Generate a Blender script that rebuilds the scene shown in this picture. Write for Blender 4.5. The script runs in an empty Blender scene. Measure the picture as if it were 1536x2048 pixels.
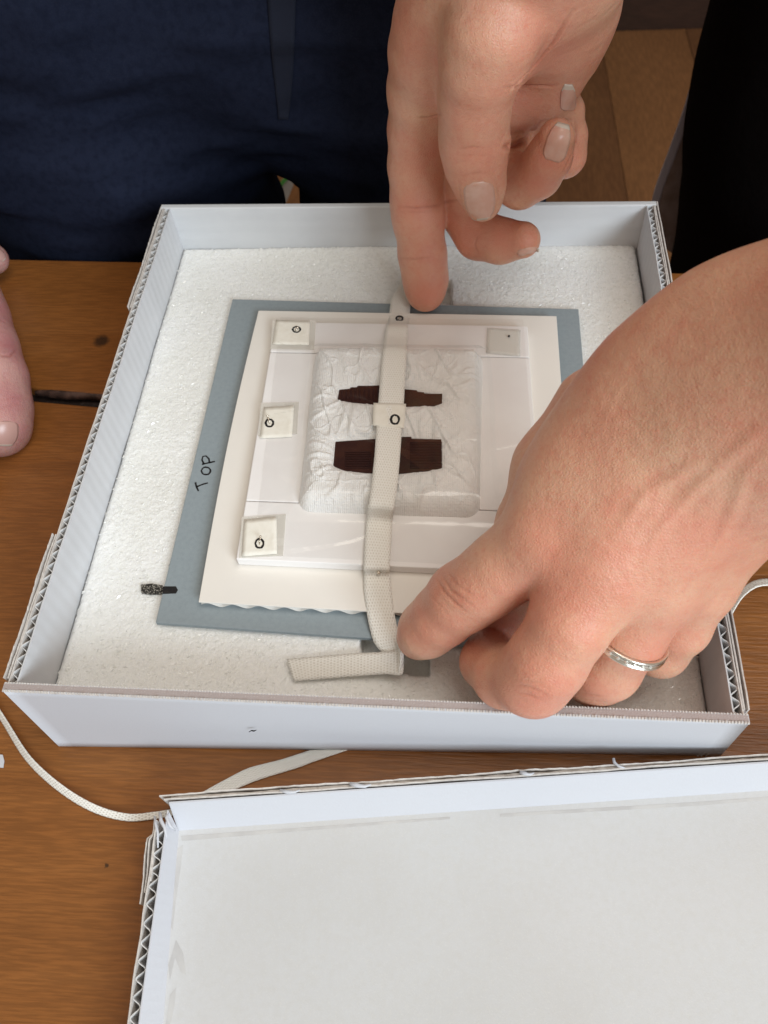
import bpy, math, random
import numpy as np
from mathutils import Vector
from mathutils.bvhtree import BVHTree
random.seed(4); rng = np.random.default_rng(4)
sc = bpy.context.scene
C = sc.collection
MM = 0.001

# ------------------------------------------------------------ camera
Q = [0.5794, 0.060337, 0.054824, 158.303624, -98.935545, 323.598816, 1659.317472]
cd = bpy.data.cameras.new('camera'); cam = bpy.data.objects.new('camera', cd); C.objects.link(cam)
cam.location = [v*MM for v in Q[3:6]]; cam.rotation_euler = Q[:3]
cd.sensor_fit = 'VERTICAL'; cd.sensor_height = 36; cd.lens = Q[6]/2048*36
cd.clip_start = 0.01; cd.clip_end = 30
cd.dof.use_dof = True; cd.dof.focus_distance = 0.33; cd.dof.aperture_fstop = 20
sc.camera = cam

# ------------------------------------------------------------ light: a dim warm room, one window low on the right in front
w = bpy.data.worlds.new('World'); sc.world = w; w.use_nodes = True
w.node_tree.nodes['Background'].inputs[0].default_value = (1.0, 0.87, 0.73, 1)
w.node_tree.nodes['Background'].inputs[1].default_value = 0.38
def area(name, loc, target, sx, sy, power, col):
    l = bpy.data.lights.new(name, 'AREA'); l.shape = 'RECTANGLE'; l.size = sx; l.size_y = sy
    l.energy = power; l.color = col
    o = bpy.data.objects.new(name, l); C.objects.link(o); o.location = loc
    o.rotation_euler = (Vector(target)-Vector(loc)).to_track_quat('-Z', 'Y').to_euler()
    return o
area('window_light', (1.18, -1.30, 0.98), (0.13, 0.12, 0.03), 0.95, 0.85, 36, (0.80, 0.91, 1.0))
area('overhead_fill', (0.55, 0.25, 1.7), (0.10, 0.10, 0.0), 1.0, 1.0, 12, (1.0, 0.94, 0.86))  # added warm fill from overhead, not a fixture of the room
sc.view_settings.view_transform = 'Standard'; sc.view_settings.look = 'None'
sc.view_settings.exposure = 0.0; sc.view_settings.gamma = 1
sc.cycles.max_bounces = 8; sc.cycles.transparent_max_bounces = 12

# ------------------------------------------------------------ pixel -> place (mm)
def rot(rx, ry, rz):
    cx,sx,cy,sy,cz,sz = math.cos(rx),math.sin(rx),math.cos(ry),math.sin(ry),math.cos(rz),math.sin(rz)
    X=np.array([[1,0,0],[0,cx,-sx],[0,sx,cx]]);Y=np.array([[cy,0,sy],[0,1,0],[-sy,0,cy]]);Z=np.array([[cz,-sz,0],[sz,cz,0],[0,0,1]])
    return Z@Y@X
RM = rot(*Q[:3]); CP = np.array(Q[3:6]); FP = Q[6]
def ray(px, py): return RM@np.array([(px-768)/FP, (1024-py)/FP, -1.])
def at(px, py, z):
    d = ray(px, py); return CP + d*((z-CP[2])/d[2])
def aty(px, py, y):
    d = ray(px, py); return CP + d*((y-CP[1])/d[1])
def pxmm(P): return FP/-(((np.asarray(P)-CP)@RM)[2])

# ------------------------------------------------------------ materials
def nd(nt, t, **k):
    n = nt.nodes.new(t)
    for a, b in k.items(): setattr(n, a, b)
    return n
def mat(name, col, rough=0.6, spec=0.3, var=(), bump=(), sss=None, metal=0, stretch=(1,1,1), attr=None, uv=False, emit=None, sheen=0):
    """var: (cycles per mm, second colour, amount, contrast lo, hi); bump: (kind, cycles per mm, depth mm)"""
    m = bpy.data.materials.new(name); m.use_nodes = True; nt = m.node_tree; b = nt.nodes['Principled BSDF']
    b.inputs['Roughness'].default_value = rough; b.inputs['Specular IOR Level'].default_value = spec
    b.inputs['Metallic'].default_value = metal
    if sheen: b.inputs['Sheen Weight'].default_value = sheen
    tc = nd(nt, 'ShaderNodeTexCoord'); mp = nd(nt, 'ShaderNodeMapping'); mp.inputs['Scale'].default_value = [1000*s for s in stretch]
    if uv: mp.inputs['Scale'].default_value = (1, 1, 1)
    nt.links.new(tc.outputs['UV' if uv else 'Object'], mp.inputs[0])
    def tex(kind, s):
        if kind == 'noise':
            t = nd(nt, 'ShaderNodeTexNoise'); t.inputs['Scale'].default_value = s; t.inputs['Detail'].default_value = 5; o = t.outputs[0]
        elif kind == 'voronoi':
            t = nd(nt, 'ShaderNodeTexVoronoi'); t.inputs['Scale'].default_value = s; o = t.outputs[0]
        elif kind == 'cells':
            t = nd(nt, 'ShaderNodeTexVoronoi', feature='DISTANCE_TO_EDGE'); t.inputs['Scale'].default_value = s; o = t.outputs[0]
        elif kind in ('wavex', 'wavey', 'wavez'):
            t = nd(nt, 'ShaderNodeTexWave', bands_direction=kind[-1].upper()); t.inputs['Scale'].default_value = s/3.1416*1.0; t.inputs['Distortion'].default_value = 0.4; t.inputs['Detail'].default_value = 1; o = t.outputs['Fac']
        nt.links.new(mp.outputs[0], t.inputs['Vector']); return o
    rgb = nd(nt, 'ShaderNodeRGB'); rgb.outputs[0].default_value = (*col, 1); cur = rgb.outputs[0]
    for v in var:
        s, c2, amt, lo, hi = v[:5]
        t = tex(v[5] if len(v) > 5 else 'noise', s); mr = nd(nt, 'ShaderNodeMapRange')
        mr.inputs['From Min'].default_value = lo; mr.inputs['From Max'].default_value = hi; mr.inputs['To Max'].default_value = amt
        nt.links.new(t, mr.inputs[0]); mx = nd(nt, 'ShaderNodeMix', data_type='RGBA')
        nt.links.new(mr.outputs[0], mx.inputs[0]); nt.links.new(cur, mx.inputs[6]); mx.inputs[7].default_value = (*c2, 1); cur = mx.outputs[2]
    for (an, c2) in (attr or ()):
        a = nd(nt, 'ShaderNodeAttribute', attribute_name=an); mx = nd(nt, 'ShaderNodeMix', data_type='RGBA')
        nt.links.new(a.outputs['Fac'], mx.inputs[0]); nt.links.new(cur, mx.inputs[6]); mx.inputs[7].default_value = (*c2, 1); cur = mx.outputs[2]
    nt.links.new(cur, b.inputs['Base Color'])
    nrm = None
    for kind, s, d in bump:
        t = tex(kind, s); bp = nd(nt, 'ShaderNodeBump'); bp.inputs['Distance'].default_value = d*MM; bp.inputs['Strength'].default_value = 1
        nt.links.new(t, bp.inputs['Height'])
        if nrm: nt.links.new(nrm, bp.inputs['Normal'])
        nrm = bp.outputs[0]
    if nrm: nt.links.new(nrm, b.inputs['Normal'])
    if sss:
        b.inputs['Subsurface Weight'].default_value = sss[0]; b.inputs['Subsurface Radius'].default_value = sss[1]; b.inputs['Subsurface Scale'].default_value = sss[2]*MM
    m['out'] = 1
    return m
M = {}
M['card'] = mat('white_card', (0.61,0.62,0.655), .62, .25, var=[(.03,(.60,.61,.65),.5,.4,.7),(.9,(.60,.60,.63),.35,.45,.7)], bump=[('noise',1.2,.05)])
M['card_in'] = mat('white_card_inner', (0.68,0.69,0.70), .6, .25, var=[(.04,(.60,.61,.63),.5,.4,.7)], bump=[('wavez',.125,.10),('noise',1.2,.05)])
M['card_side'] = mat('white_card_side', (0.66,0.67,0.69), .6, .25, var=[(.04,(.58,.59,.61),.5,.4,.7)], bump=[('wavey',.17,.10),('noise',1.2,.05)])
M['edge'] = mat('card_cut_edge', (0.42,0.36,0.345), .8, .1, var=[(.6,(.42,.35,.33),.7,.45,.65)], bump=[('noise',2,.2)])
M['liner'] = mat('card_liner', (0.68,0.64,0.60), .75, .15, var=[(.5,(.5,.46,.43),.6,.45,.65)], bump=[('noise',1.5,.1)])
M['flute'] = mat('card_flute', (0.74,0.73,0.72), .75, .15, var=[(.4,(.45,.45,.45),.5,.45,.65)])
M['lidbase'] = mat('lid_board', (0.585,0.59,0.59), .7, .2, var=[(.015,(.54,.53,.515),.7,.4,.62),(.006,(.62,.62,.62),.7,.4,.6),(.5,(.56,.55,.52),.35,.4,.7),(2.2,(.70,.69,.65),.4,.55,.75)], bump=[('noise',1.5,.05)])
M['grey'] = mat('blue_grey_board', (0.29,0.335,0.355), .75, .2, var=[(.5,(.25,.29,.31),.6,.4,.7),(3,(.32,.37,.39),.5,.5,.7)], bump=[('noise',2.5,.05)])
M['teal'] = mat('board_flute_shadow_paper', (0.20,0.27,0.30), .8, .1)
M['white'] = mat('white_board', (0.84,0.80,0.735), .65, .25, var=[(.05,(.80,.765,.71),.5,.4,.7)], bump=[('noise',1.5,.03)])
M['foamboard'] = mat('foam_strip', (0.92,0.90,0.88), .5, .3, var=[(.04,(.84,.80,.78),.6,.4,.7)], bump=[('noise',.8,.03)])
M['tissue'] = mat('crinkled_tissue', (0.96,0.95,0.92), .6, .3, var=[(.12,(.92,.90,.86),.6,.4,.7)], bump=[('voronoi',.9,.18),('noise',.35,.3),('wavex',1.1,.10),('wavey',1.1,.05)], sss=(.2,(1,.9,.8),2))
M['ink'] = mat('black_ink', (0.012,0.011,0.012), .5, .3, var=[(1.5,(.04,.035,.03),.6,.5,.7)])
M['scribble'] = mat('patchy_black_ink', (0.02,0.018,0.015), .6, .3, var=[(1.6,(.45,.42,.36),.9,.52,.62)], bump=[('noise',1.5,.4)])
M['comb'] = mat('tortoiseshell', (0.062,0.023,0.014), .24, .5, var=[(.10,(.034,.012,.010),.8,.4,.65),(.04,(.065,.050,.028),.75,.45,.65)], bump=[('noise',.6,.03)])
M['comb_tooth'] = mat('tortoiseshell_tooth', (0.04,0.013,0.009), .3, .5)
M['patch'] = mat('cream_paper_patch', (0.89,0.86,0.77), .7, .2, var=[(.3,(.83,.79,.69),.7,.4,.65)], bump=[('noise',.5,.15)])
M['steel'] = mat('pin_steel', (0.75,0.68,0.58), .22, .5, metal=1)
M['silver'] = mat('ring_silver', (0.80,0.77,0.70), .2, .5, metal=1, bump=[('noise',1.5,.03)])
M['navy'] = mat('navy_twill', (0.0105,0.0135,0.027), 1.0, .03, var=[(.012,(.017,.022,.043),.8,.4,.7),(1.4,(.019,.023,.038),.45,.45,.7),(.25,(.007,.009,.018),.5,.45,.7)], bump=[('noise',3,.2),('noise',.05,1.2)])
M['black'] = mat('black_cloth', (0.008,0.006,0.006), 1.0, .03, var=[(.8,(.010,.007,.007),.5,.4,.7)], bump=[('noise',2,.2),('noise',.05,2)])
M['cardigan'] = mat('grey_lilac_cloth', (0.74,0.62,0.60), .9, .1, var=[(.05,(.40,.27,.20),.8,.4,.7)], bump=[('noise',.3,1)])
M['hem'] = mat('lilac_hem', (0.80,0.76,0.88), .9, .1)
M['green'] = mat('green_print', (0.10,0.36,0.08), .6, .3); M['paper'] = mat('scrap_paper', (0.45,0.43,0.40), .8, .1, bump=[('noise',.05,2)])
M['dark'] = mat('dark_gap_filler', (0.018,0.011,0.009), .6, .3, var=[(.3,(.05,.035,.03),.6,.5,.7)], bump=[('noise',.3,.8)])
M['stick'] = mat('dark_stick', (0.11,0.06,0.045), .45, .4, var=[(.2,(.02,.012,.01),.7,.4,.6)], bump=[('noise',.6,.3)])
SK = dict(rough=.37, spec=.42)
def skin(name, base, red, pale):
    return mat(name, base, **SK, var=[(.035,red,.70,.42,.68),(.07,pale,.5,.5,.72),(.16,red,.40,.5,.72),(.6,red,.40,.5,.72),(1.7,pale,.25,.5,.75)],
        bump=[('noise',.28,.35),('cells',.95,.20),('noise',2.4,.16)], sss=(.30,(1,.30,.15),1.8), attr=[('red',red),('crease',(base[0]*.62,base[1]*.34,base[2]*.30))])
M['skin'] = skin('fair_skin', (0.70,0.395,0.265), (0.64,0.225,0.150), (0.78,0.53,0.35))
M['skin2'] = skin('pink_skin', (0.56,0.32,0.285), (0.44,0.165,0.17), (0.60,0.38,0.31))
M['nail'] = mat('fingernail', (0.66,0.375,0.285), .3, .5, var=[(.2,(.74,.50,.41),.7,.4,.7)], bump=[('wavex',1.6,.01)], sss=(.3,(1,.4,.3),1.5))
M['nail2'] = mat('pink_fingernail', (0.52,0.31,0.27), .3, .5)
M['nailtip'] = mat('nail_free_edge', (0.66,0.59,0.50), .35, .5, sss=(.2,(1,.8,.6),1))
def wood(name, c1, c2, c3, rough, ax=(.012,.22,.22), gs=1.0, knots=()):
    m = bpy.data.materials.new(name); m.use_nodes = True; nt = m.node_tree; b = nt.nodes['Principled BSDF']
    tc = nd(nt,'ShaderNodeTexCoord'); mp = nd(nt,'ShaderNodeMapping'); mp.inputs['Scale'].default_value = [1000*a*gs for a in ax]
    nt.links.new(tc.outputs['Object'], mp.inputs[0])
    n1 = nd(nt,'ShaderNodeTexNoise'); n1.inputs['Scale'].default_value=.35; n1.inputs['Detail'].default_value=8; n1.inputs['Roughness'].default_value=.62; n1.inputs['Distortion'].default_value=.6
    n2 = nd(nt,'ShaderNodeTexNoise'); n2.inputs['Scale'].default_value=7; n2.inputs['Detail'].default_value=5
    n3 = nd(nt,'ShaderNodeTexNoise'); n3.inputs['Scale'].default_value=.02/.1; n3.inputs['Detail'].default_value=2
    for n in (n1,n2,n3): nt.links.new(mp.outputs[0], n.inputs['Vector'])
    cr = nd(nt,'ShaderNodeValToRGB'); e = cr.color_ramp.elements; e[0].position=.28; e[0].color=(*c1,1); e[1].position=.74; e[1].color=(*c3,1)
    k = cr.color_ramp.elements.new(.5); k.color=(*c2,1)
    nt.links.new(n1.outputs[0], cr.inputs[0])
    mr = nd(nt,'ShaderNodeMapRange'); mr.inputs['From Min'].default_value=.42; mr.inputs['From Max'].default_value=.62; mr.inputs['To Min'].default_value=.82; mr.inputs['To Max'].default_value=1.05
    nt.links.new(n2.outputs[0], mr.inputs[0]); mx = nd(nt,'ShaderNodeMix',data_type='RGBA',blend_type='MULTIPLY'); mx.inputs[0].default_value=1
    nt.links.new(cr.outputs[0], mx.inputs[6]); nt.links.new(mr.outputs[0], mx.inputs[7]); cur = mx.outputs[2]
    for (kx,ky,kr) in knots:
        vm = nd(nt,'ShaderNodeVectorMath',operation='DISTANCE'); mp2 = nd(nt,'ShaderNodeMapping'); mp2.inputs['Scale'].default_value=(1000,1000,1000)
        nt.links.new(tc.outputs['Object'], mp2.inputs[0])
        nn = nd(nt,'ShaderNodeTexNoise'); nn.inputs['Scale'].default_value=.5; nt.links.new(mp2.outputs[0], nn.inputs['Vector'])
        av = nd(nt,'ShaderNodeVectorMath',operation='MULTIPLY_ADD'); av.inputs[1].default_value=(3,3,0); nt.links.new(nn.outputs[1], av.inputs[0]); nt.links.new(mp2.outputs[0], av.inputs[2])
        nt.links.new(av.outputs[0], vm.inputs[0]); vm.inputs[1].default_value=(kx+1.5,ky+1.5,740)
        m2 = nd(nt,'ShaderNodeMapRange'); m2.inputs['From Min'].default_value=kr; m2.inputs['From Max'].default_value=kr*.5; m2.inputs['To Max'].default_value=.85
        nt.links.new(vm.outputs['Value'], m2.inputs[0]); x = nd(nt,'ShaderNodeMix',data_type='RGBA'); nt.links.new(m2.outputs[0], x.inputs[0]); nt.links.new(cur, x.inputs[6]); x.inputs[7].default_value=(.03,.016,.008,1); cur = x.outputs[2]
    nt.links.new(cur, b.inputs['Base Color']); b.inputs['Roughness'].default_value=rough; b.inputs['Specular IOR Level'].default_value=.4
    bp = nd(nt,'ShaderNodeBump'); bp.inputs['Distance'].default_value=.00025; nt.links.new(n2.outputs[0], bp.inputs['Height']); nt.links.new(bp.outputs[0], b.inputs['Normal'])
    return m
kn = at(203,682,0)
M['wood'] = wood('oiled_pine', (0.225,0.080,0.018), (0.27,0.099,0.023), (0.315,0.122,0.031), .34, ax=(.012,.14,.14), knots=[(kn[0],kn[1],5.5),(at(213,1731,0)[0],at(213,1731,0)[1],1.0)])
M['floorA'] = wood('floorboard_dark', (0.155,0.066,0.026), (0.175,0.076,0.03), (0.195,0.087,0.034), .5, ax=(.05,.008,.05), gs=.6)
M['floorB'] = wood('floorboard_light', (0.225,0.100,0.038), (0.25,0.112,0.043), (0.28,0.127,0.05), .5, ax=(.05,.008,.05), gs=.6)
M['wallwood'] = wood('dark_wood_wall', (0.035,0.017,0.009), (0.045,0.02,0.012), (0.06,0.028,0.016), .5, ax=(.01,.05,.05), gs=.5)
def twill():
    m = bpy.data.materials.new('cotton_twill_tape'); m.use_nodes = True; nt = m.node_tree; b = nt.nodes['Principled BSDF']
    tc = nd(nt,'ShaderNodeTexCoord'); br = nd(nt,'ShaderNodeTexBrick'); br.offset=.5; br.inputs['Scale'].default_value=1; br.inputs['Brick Width'].default_value=1.1; br.inputs['Row Height'].default_value=1.3
    br.inputs['Mortar Size'].default_value=.40; br.inputs['Mortar Smooth'].default_value=.35
    br.inputs['Color1'].default_value=(1,1,1,1); br.inputs['Color2'].default_value=(1,1,1,1); br.inputs['Mortar'].default_value=(0,0,0,1)
    wv = nd(nt,'ShaderNodeTexWave',bands_direction='X'); wv.inputs['Scale'].default_value=.62
    ns = nd(nt,'ShaderNodeTexNoise'); ns.inputs['Scale'].default_value=.5; ns.inputs['Detail'].default_value=5
    for n in (br,wv,ns): nt.links.new(tc.outputs['UV'], n.inputs['Vector'])
    mx = nd(nt,'ShaderNodeMix',data_type='RGBA'); nt.links.new(br.outputs[0], mx.inputs[0]); mx.inputs[7].default_value=(.76,.70,.60,1); mx.inputs[6].default_value=(.95,.93,.87,1)
    m2 = nd(nt,'ShaderNodeMix',data_type='RGBA'); nt.links.new(ns.outputs[0], m2.inputs[0]); nt.links.new(mx.outputs[2], m2.inputs[6]); m2.inputs[7].default_value=(.91,.89,.82,1)
    nt.links.new(m2.outputs[2], b.inputs['Base Color']); b.inputs['Roughness'].default_value=.85; b.inputs['Specular IOR Level'].default_value=.15
    b1 = nd(nt,'ShaderNodeBump',invert=True); b1.inputs['Distance'].default_value=.0002; nt.links.new(br.outputs[0], b1.inputs['Height'])
    b2 = nd(nt,'ShaderNodeBump'); b2.inputs['Distance'].default_value=.0003; nt.links.new(ns.outputs[0], b2.inputs['Height']); nt.links.new(b1.outputs[0], b2.inputs['Normal'])
    nt.links.new(b2.outputs[0], b.inputs['Normal']); return m
M['twill'] = twill()
def film():
    m = bpy.data.materials.new('clear_polyester_film'); m.use_nodes = True; nt = m.node_tree
    for n in list(nt.nodes):
        if n.type != 'OUTPUT_MATERIAL': nt.nodes.remove(n)
    out = nt.nodes[0]; tr = nd(nt,'ShaderNodeBsdfTransparent'); tr.inputs[0].default_value=(.99,.988,.985,1)
    gl = nd(nt,'ShaderNodeBsdfGlossy'); gl.inputs['Roughness'].default_value=.12
    lw = nd(nt,'ShaderNodeLayerWeight'); lw.inputs[0].default_value=.5; pw = nd(nt,'ShaderNodeMath',operation='POWER'); pw.inputs[1].default_value=3.5; fr = nd(nt,'ShaderNodeMath',operation='MULTIPLY_ADD'); fr.inputs[1].default_value=.28; fr.inputs[2].default_value=.055; nt.links.new(lw.outputs['Facing'],pw.inputs[0]); nt.links.new(pw.outputs[0],fr.inputs[0]); mx = nd(nt,'ShaderNodeMixShader')
    ns = nd(nt,'ShaderNodeTexNoise'); tc = nd(nt,'ShaderNodeTexCoord'); ns.inputs['Scale'].default_value=30
    nt.links.new(tc.outputs['Object'], ns.inputs['Vector']); bp = nd(nt,'ShaderNodeBump'); bp.inputs['Distance'].default_value=.002; nt.links.new(ns.outputs[0], bp.inputs['Height'])
    nt.links.new(bp.outputs[0], gl.inputs['Normal']); nt.links.new(bp.outputs[0], lw.inputs['Normal'])
    nt.links.new(fr.outputs[0], mx.inputs[0]); nt.links.new(tr.outputs[0], mx.inputs[1]); nt.links.new(gl.outputs[0], mx.inputs[2]); nt.links.new(mx.outputs[0], out.inputs[0])
    return m
M['film'] = film()
M['placket'] = mat('navy_placket', (0.0145,0.0178,0.031), .85, .15, bump=[('noise',3,.15)])
M['stain_shade'] = mat('grey_stain_and_edge_shade', (0.50,0.49,0.48), .6, .2, var=[(.08,(.60,.59,.57),.8,.4,.6)])
M['glint'] = mat('shiny_foam_skin', (0.92,0.92,0.88), .2, 1.0, sss=(.3,(1,1,1),1))
M['stone'] = mat('clear_gem', (0.85,0.85,0.8), .05, 1.0, metal=.6)
def tapeclear():
    m = bpy.data.materials.new('translucent_repair_tissue'); m.use_nodes = True; nt = m.node_tree; b = nt.nodes['Principled BSDF']; out = nt.nodes['Material Output']
    b.inputs['Base Color'].default_value=(.86,.83,.76,1); b.inputs['Roughness'].default_value=.5
    tr = nd(nt,'ShaderNodeBsdfTransparent'); mx = nd(nt,'ShaderNodeMixShader'); mx.inputs[0].default_value=.45
    nt.links.new(tr.outputs[0], mx.inputs[1]); nt.links.new(b.outputs[0], mx.inputs[2]); nt.links.new(mx.outputs[0], out.inputs[0]); return m
M['clearpatch'] = tapeclear()
M['foam'] = mat('polyethylene_foam', (0.93,0.93,0.90), .38, .5, var=[(.6,(.88,.88,.84),.5,.42,.65),(.02,(.80,.79,.73),.5,.4,.7)], bump=[('voronoi',.8,.22),('noise',1.5,.25)], sss=(.6,(1,1,.95),5))
def foam_glints(m):   # the foam's cells have small shiny skins
    nt = m.node_tree; b = nt.nodes['Principled BSDF']; tc = [n for n in nt.nodes if n.type=='MAPPING'][0]
    v = nd(nt,'ShaderNodeTexVoronoi'); v.inputs['Scale'].default_value=.55; nt.links.new(tc.outputs[0], v.inputs['Vector'])
    s = nd(nt,'ShaderNodeSeparateColor'); nt.links.new(v.outputs['Color'], s.inputs[0]); r = nd(nt,'ShaderNodeMapRange')
    r.inputs['From Min'].default_value=.55; r.inputs['From Max'].default_value=.95; r.inputs['To Min'].default_value=.5; r.inputs['To Max'].default_value=.08
    nt.links.new(s.outputs[0], r.inputs[0]); nt.links.new(r.outputs[0], b.inputs['Roughness'])
foam_glints(M['foam'])

# ------------------------------------------------------------ object helpers
def new(name, V, F, m, parent=None, smooth=False, uv=None, base=None, attrs=None, mats=None, fm=None):
    V = np.asarray(V, float)
    org = np.zeros(3)
    if parent is not None: org = np.array(parent['_o'])
    elif base is not None: org = np.array(base)
    me = bpy.data.meshes.new(name)
    me.from_pydata(((V-org)*MM).tolist(), [], [tuple(int(i) for i in f) for f in F])
    if smooth: me.polygons.foreach_set('use_smooth', [True]*len(me.polygons))
    for mm in (mats or [m]): me.materials.append(mm)
    if fm is not None: me.polygons.foreach_set('material_index', fm)
    if uv is not None:
        ul = me.uv_layers.new(name='uv'); li = np.zeros(len(me.loops), int); me.loops.foreach_get('vertex_index', li)
        ul.data.foreach_set('uv', np.asarray(uv)[li].ravel())
    for k, a in (attrs or {}).items():
        at_ = me.attributes.new(k, 'FLOAT', 'POINT'); at_.data.foreach_set('value', np.asarray(a, np.float32))
    me.update(); o = bpy.data.objects.new(name, me); C.objects.link(o); o['_o'] = list(map(float, org))
    if parent is not None: o.parent = parent
    else: o.location = org*MM
    return o
def tag(o, label, cat, group=None, kind=None):
    if label: o['label'] = label
    if cat: o['category'] = cat
    if group: o['group'] = group
    if kind: o['kind'] = kind
    return o
def thing(name, label, cat, base, group=None):
    o = bpy.data.objects.new(name, None); C.objects.link(o); o.location = np.array(base, float)*MM; o.empty_display_size = .01
    o['_o'] = [float(v) for v in base]; return tag(o, label, cat, group)
def prism(top, bot):
    n = len(top); V = list(top)+list(bot)
    F = [list(range(n)), list(range(2*n-1, n-1, -1))]+[[i, n+i, n+(i+1)%n, (i+1)%n] for i in range(n)]
    return V, F
def slab(xy, z0, z1):
    return prism([(x,y,z1) for x,y in xy], [(x,y,z0) for x,y in xy])
def bevel(o, wd, seg=2):
    b = o.modifiers.new('bevel','BEVEL'); b.width = wd*MM; b.segments = seg; b.limit_method='ANGLE'; return o
def join(parts):
    V=[];F=[];n=0
    for v,f in parts:
        V+=[tuple(p) for p in v]; F+=[[i+n for i in q] for q in f]; n+=len(v)
    return V,F
def strip_wall(P, th, z0, z1, jitter=0):
    """vertical sheet of thickness th following the polyline P in plan; z0,z1 numbers or callables of fraction"""
    P = np.array(P, float); T = np.gradient(P, axis=0); T /= np.linalg.norm(T,axis=1)[:,None]; N = np.stack([-T[:,1],T[:,0]],1)*th/2
    n = len(P); V=[]; 
    for i in range(n):
        zt = z1 + (random.uniform(-jitter,jitter) if jitter else 0)
        a=P[i]+N[i]; b=P[i]-N[i]
        V += [(a[0],a[1],z0),(a[0],a[1],zt),(b[0],b[1],zt),(b[0],b[1],z0)]
    F=[]
    for i in range(n-1):
        k=4*i
        for j in range(4): F.append([k+j, k+(j+1)%4, k+4+(j+1)%4, k+4+j])
    F += [[3,2,1,0],[4*n-4,4*n-3,4*n-2,4*n-1]]
    return V,F
def smooth_path(rows, sub=6):
    R = np.array(rows, float); n=len(R); out=[]
    for i in range(n-1):
        p0=R[max(i-1,0)];p1=R[i];p2=R[i+1];p3=R[min(i+2,n-1)]
        for k in range(sub):
            t=k/sub; out.append(.5*((2*p1)+(-p0+p2)*t+(2*p0-5*p1+4*p2-p3)*t*t+(-p0+3*p1-3*p2+p3)*t**3))
    out.append(R[-1]); return np.array(out)
def ribbon(name, A, B, m, parent=None, th=.45, na=6, base=None, crown=0.0, sub=6):
    """woven ribbon between edge curves A and B (mm)"""
    A=smooth_path(A,sub); B=smooth_path(B,sub); mid=(A+B)/2
    s=np.concatenate([[0],np.cumsum(np.linalg.norm(np.diff(mid,axis=0),axis=1))])
    n=len(A); V=[];UV=[]
    for i in range(n):
        wdt=np.linalg.norm(B[i]-A[i])
        for j in range(na+1):
            t=j/na; p=A[i]*(1-t)+B[i]*t; p=p+np.array([0,0,crown*math.sin(math.pi*t)]); p=p+np.array([0,0,random.uniform(-.05,.05)])
            V.append(p); UV.append((t*wdt, s[i]))
    F=[[i*(na+1)+j,i*(na+1)+j+1,(i+1)*(na+1)+j+1,(i+1)*(na+1)+j] for i in range(n-1) for j in range(na)]
    o=new(name,V,F,m,parent,True,uv=UV,base=base)
    sd=o.modifiers.new('thickness','SOLIDIFY'); sd.thickness=th*MM; sd.offset=-1 if F and np.cross(V[F[0][1]]-V[F[0][0]],V[F[0][3]]-V[F[0][0]])[2]>0 else 1
    return o
def tube(P, r, ns=8, closed=False):
    P=np.array(P,float); n=len(P); T=np.gradient(P,axis=0) if not closed else np.roll(P,-1,0)-np.roll(P,1,0)
    T/=np.linalg.norm(T,axis=1)[:,None]+1e-9; rr=np.broadcast_to(np.array(r,float),(n,)); V=[]
    up=np.array([0,0,1.]) if abs(T[0][2])<.9 else np.array([1.,0,0])
    for i in range(n):
        a=np.cross(T[i],up); a/=np.linalg.norm(a)+1e-9; b=np.cross(a,T[i])
        for k in range(ns):
            q=2*math.pi*k/ns; V.append(P[i]+rr[i]*(a*math.cos(q)+b*math.sin(q)))
    F=[]
    for i in range(n if closed else n-1):
        for k in range(ns): F.append([i*ns+k,i*ns+(k+1)%ns,((i+1)%n)*ns+(k+1)%ns,((i+1)%n)*ns+k])
    if not closed: F+=[list(range(ns-1,-1,-1)),[(n-1)*ns+k for k in range(ns)]]
    return V,F
def sphere(c, r, n=12):
    V=[];F=[]
    for i in range(n+1):
        for j in range(n):
            a=math.pi*i/n; b=2*math.pi*j/n; V.append((c[0]+r*math.sin(a)*math.cos(b), c[1]+r*math.sin(a)*math.sin(b), c[2]+r*math.cos(a)))
    for i in range(n):
        for j in range(n): F.append([i*n+j,(i+1)*n+j,(i+1)*n+(j+1)%n,i*n+(j+1)%n])
    return V,F
def vnoise(x, y, s, seed=0):
    """smooth value noise in -1..1, s = cell size"""
    g=np.random.default_rng(seed).uniform(-1,1,(128,128)); X=x/s+1000; Y=y/s+1000
    i=np.floor(X).astype(int); j=np.floor(Y).astype(int); u=X-i; v=Y-j; u=u*u*(3-2*u); v=v*v*(3-2*v); i%=127; j%=127
    return (g[i,j]*(1-u)+g[(i+1)%127,j]*u)*(1-v)+(g[i,(j+1)%127]*(1-u)+g[(i+1)%127,(j+1)%127]*u)*v
def ink_stroke(pts, wpx, parent, name='ink_mark', m=None, closed=False, th=.12):
    """pen stroke lying on a surface: pts are (x,y,z) mm; flattened ribbon"""
    P=np.array(pts,float); 
    if closed: P=np.vstack([P,P[:1]])
    Tn=np.gradient(P,axis=0)
    if closed: Tn[0]=Tn[-1]=P[1]-P[-2]
    Tn[:,2]=0; Tn/=np.linalg.norm(Tn,axis=1)[:,None]+1e-9; N=np.stack([-Tn[:,1],Tn[:,0],0*Tn[:,0]],1)
    n=len(P);V=[]
    for i in range(n):
        h=wpx*random.uniform(.75,1.2)/2
        V+=[P[i]+N[i]*h+[0,0,th],P[i]-N[i]*h+[0,0,th],P[i]-N[i]*h+[0,0,-.02],P[i]+N[i]*h+[0,0,-.02]]
    if closed: V[-4:]=V[:4]
    F=[]
    for i in range(n-1):
        k=4*i
        for j in range(4): F.append([k+j,k+4+j,k+4+(j+1)%4,k+(j+1)%4])
    F+=[[0,1,2,3],[4*n-1,4*n-2,4*n-3,4*n-4]]
    return new(name,V,F,m or M['ink'],parent)

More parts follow.
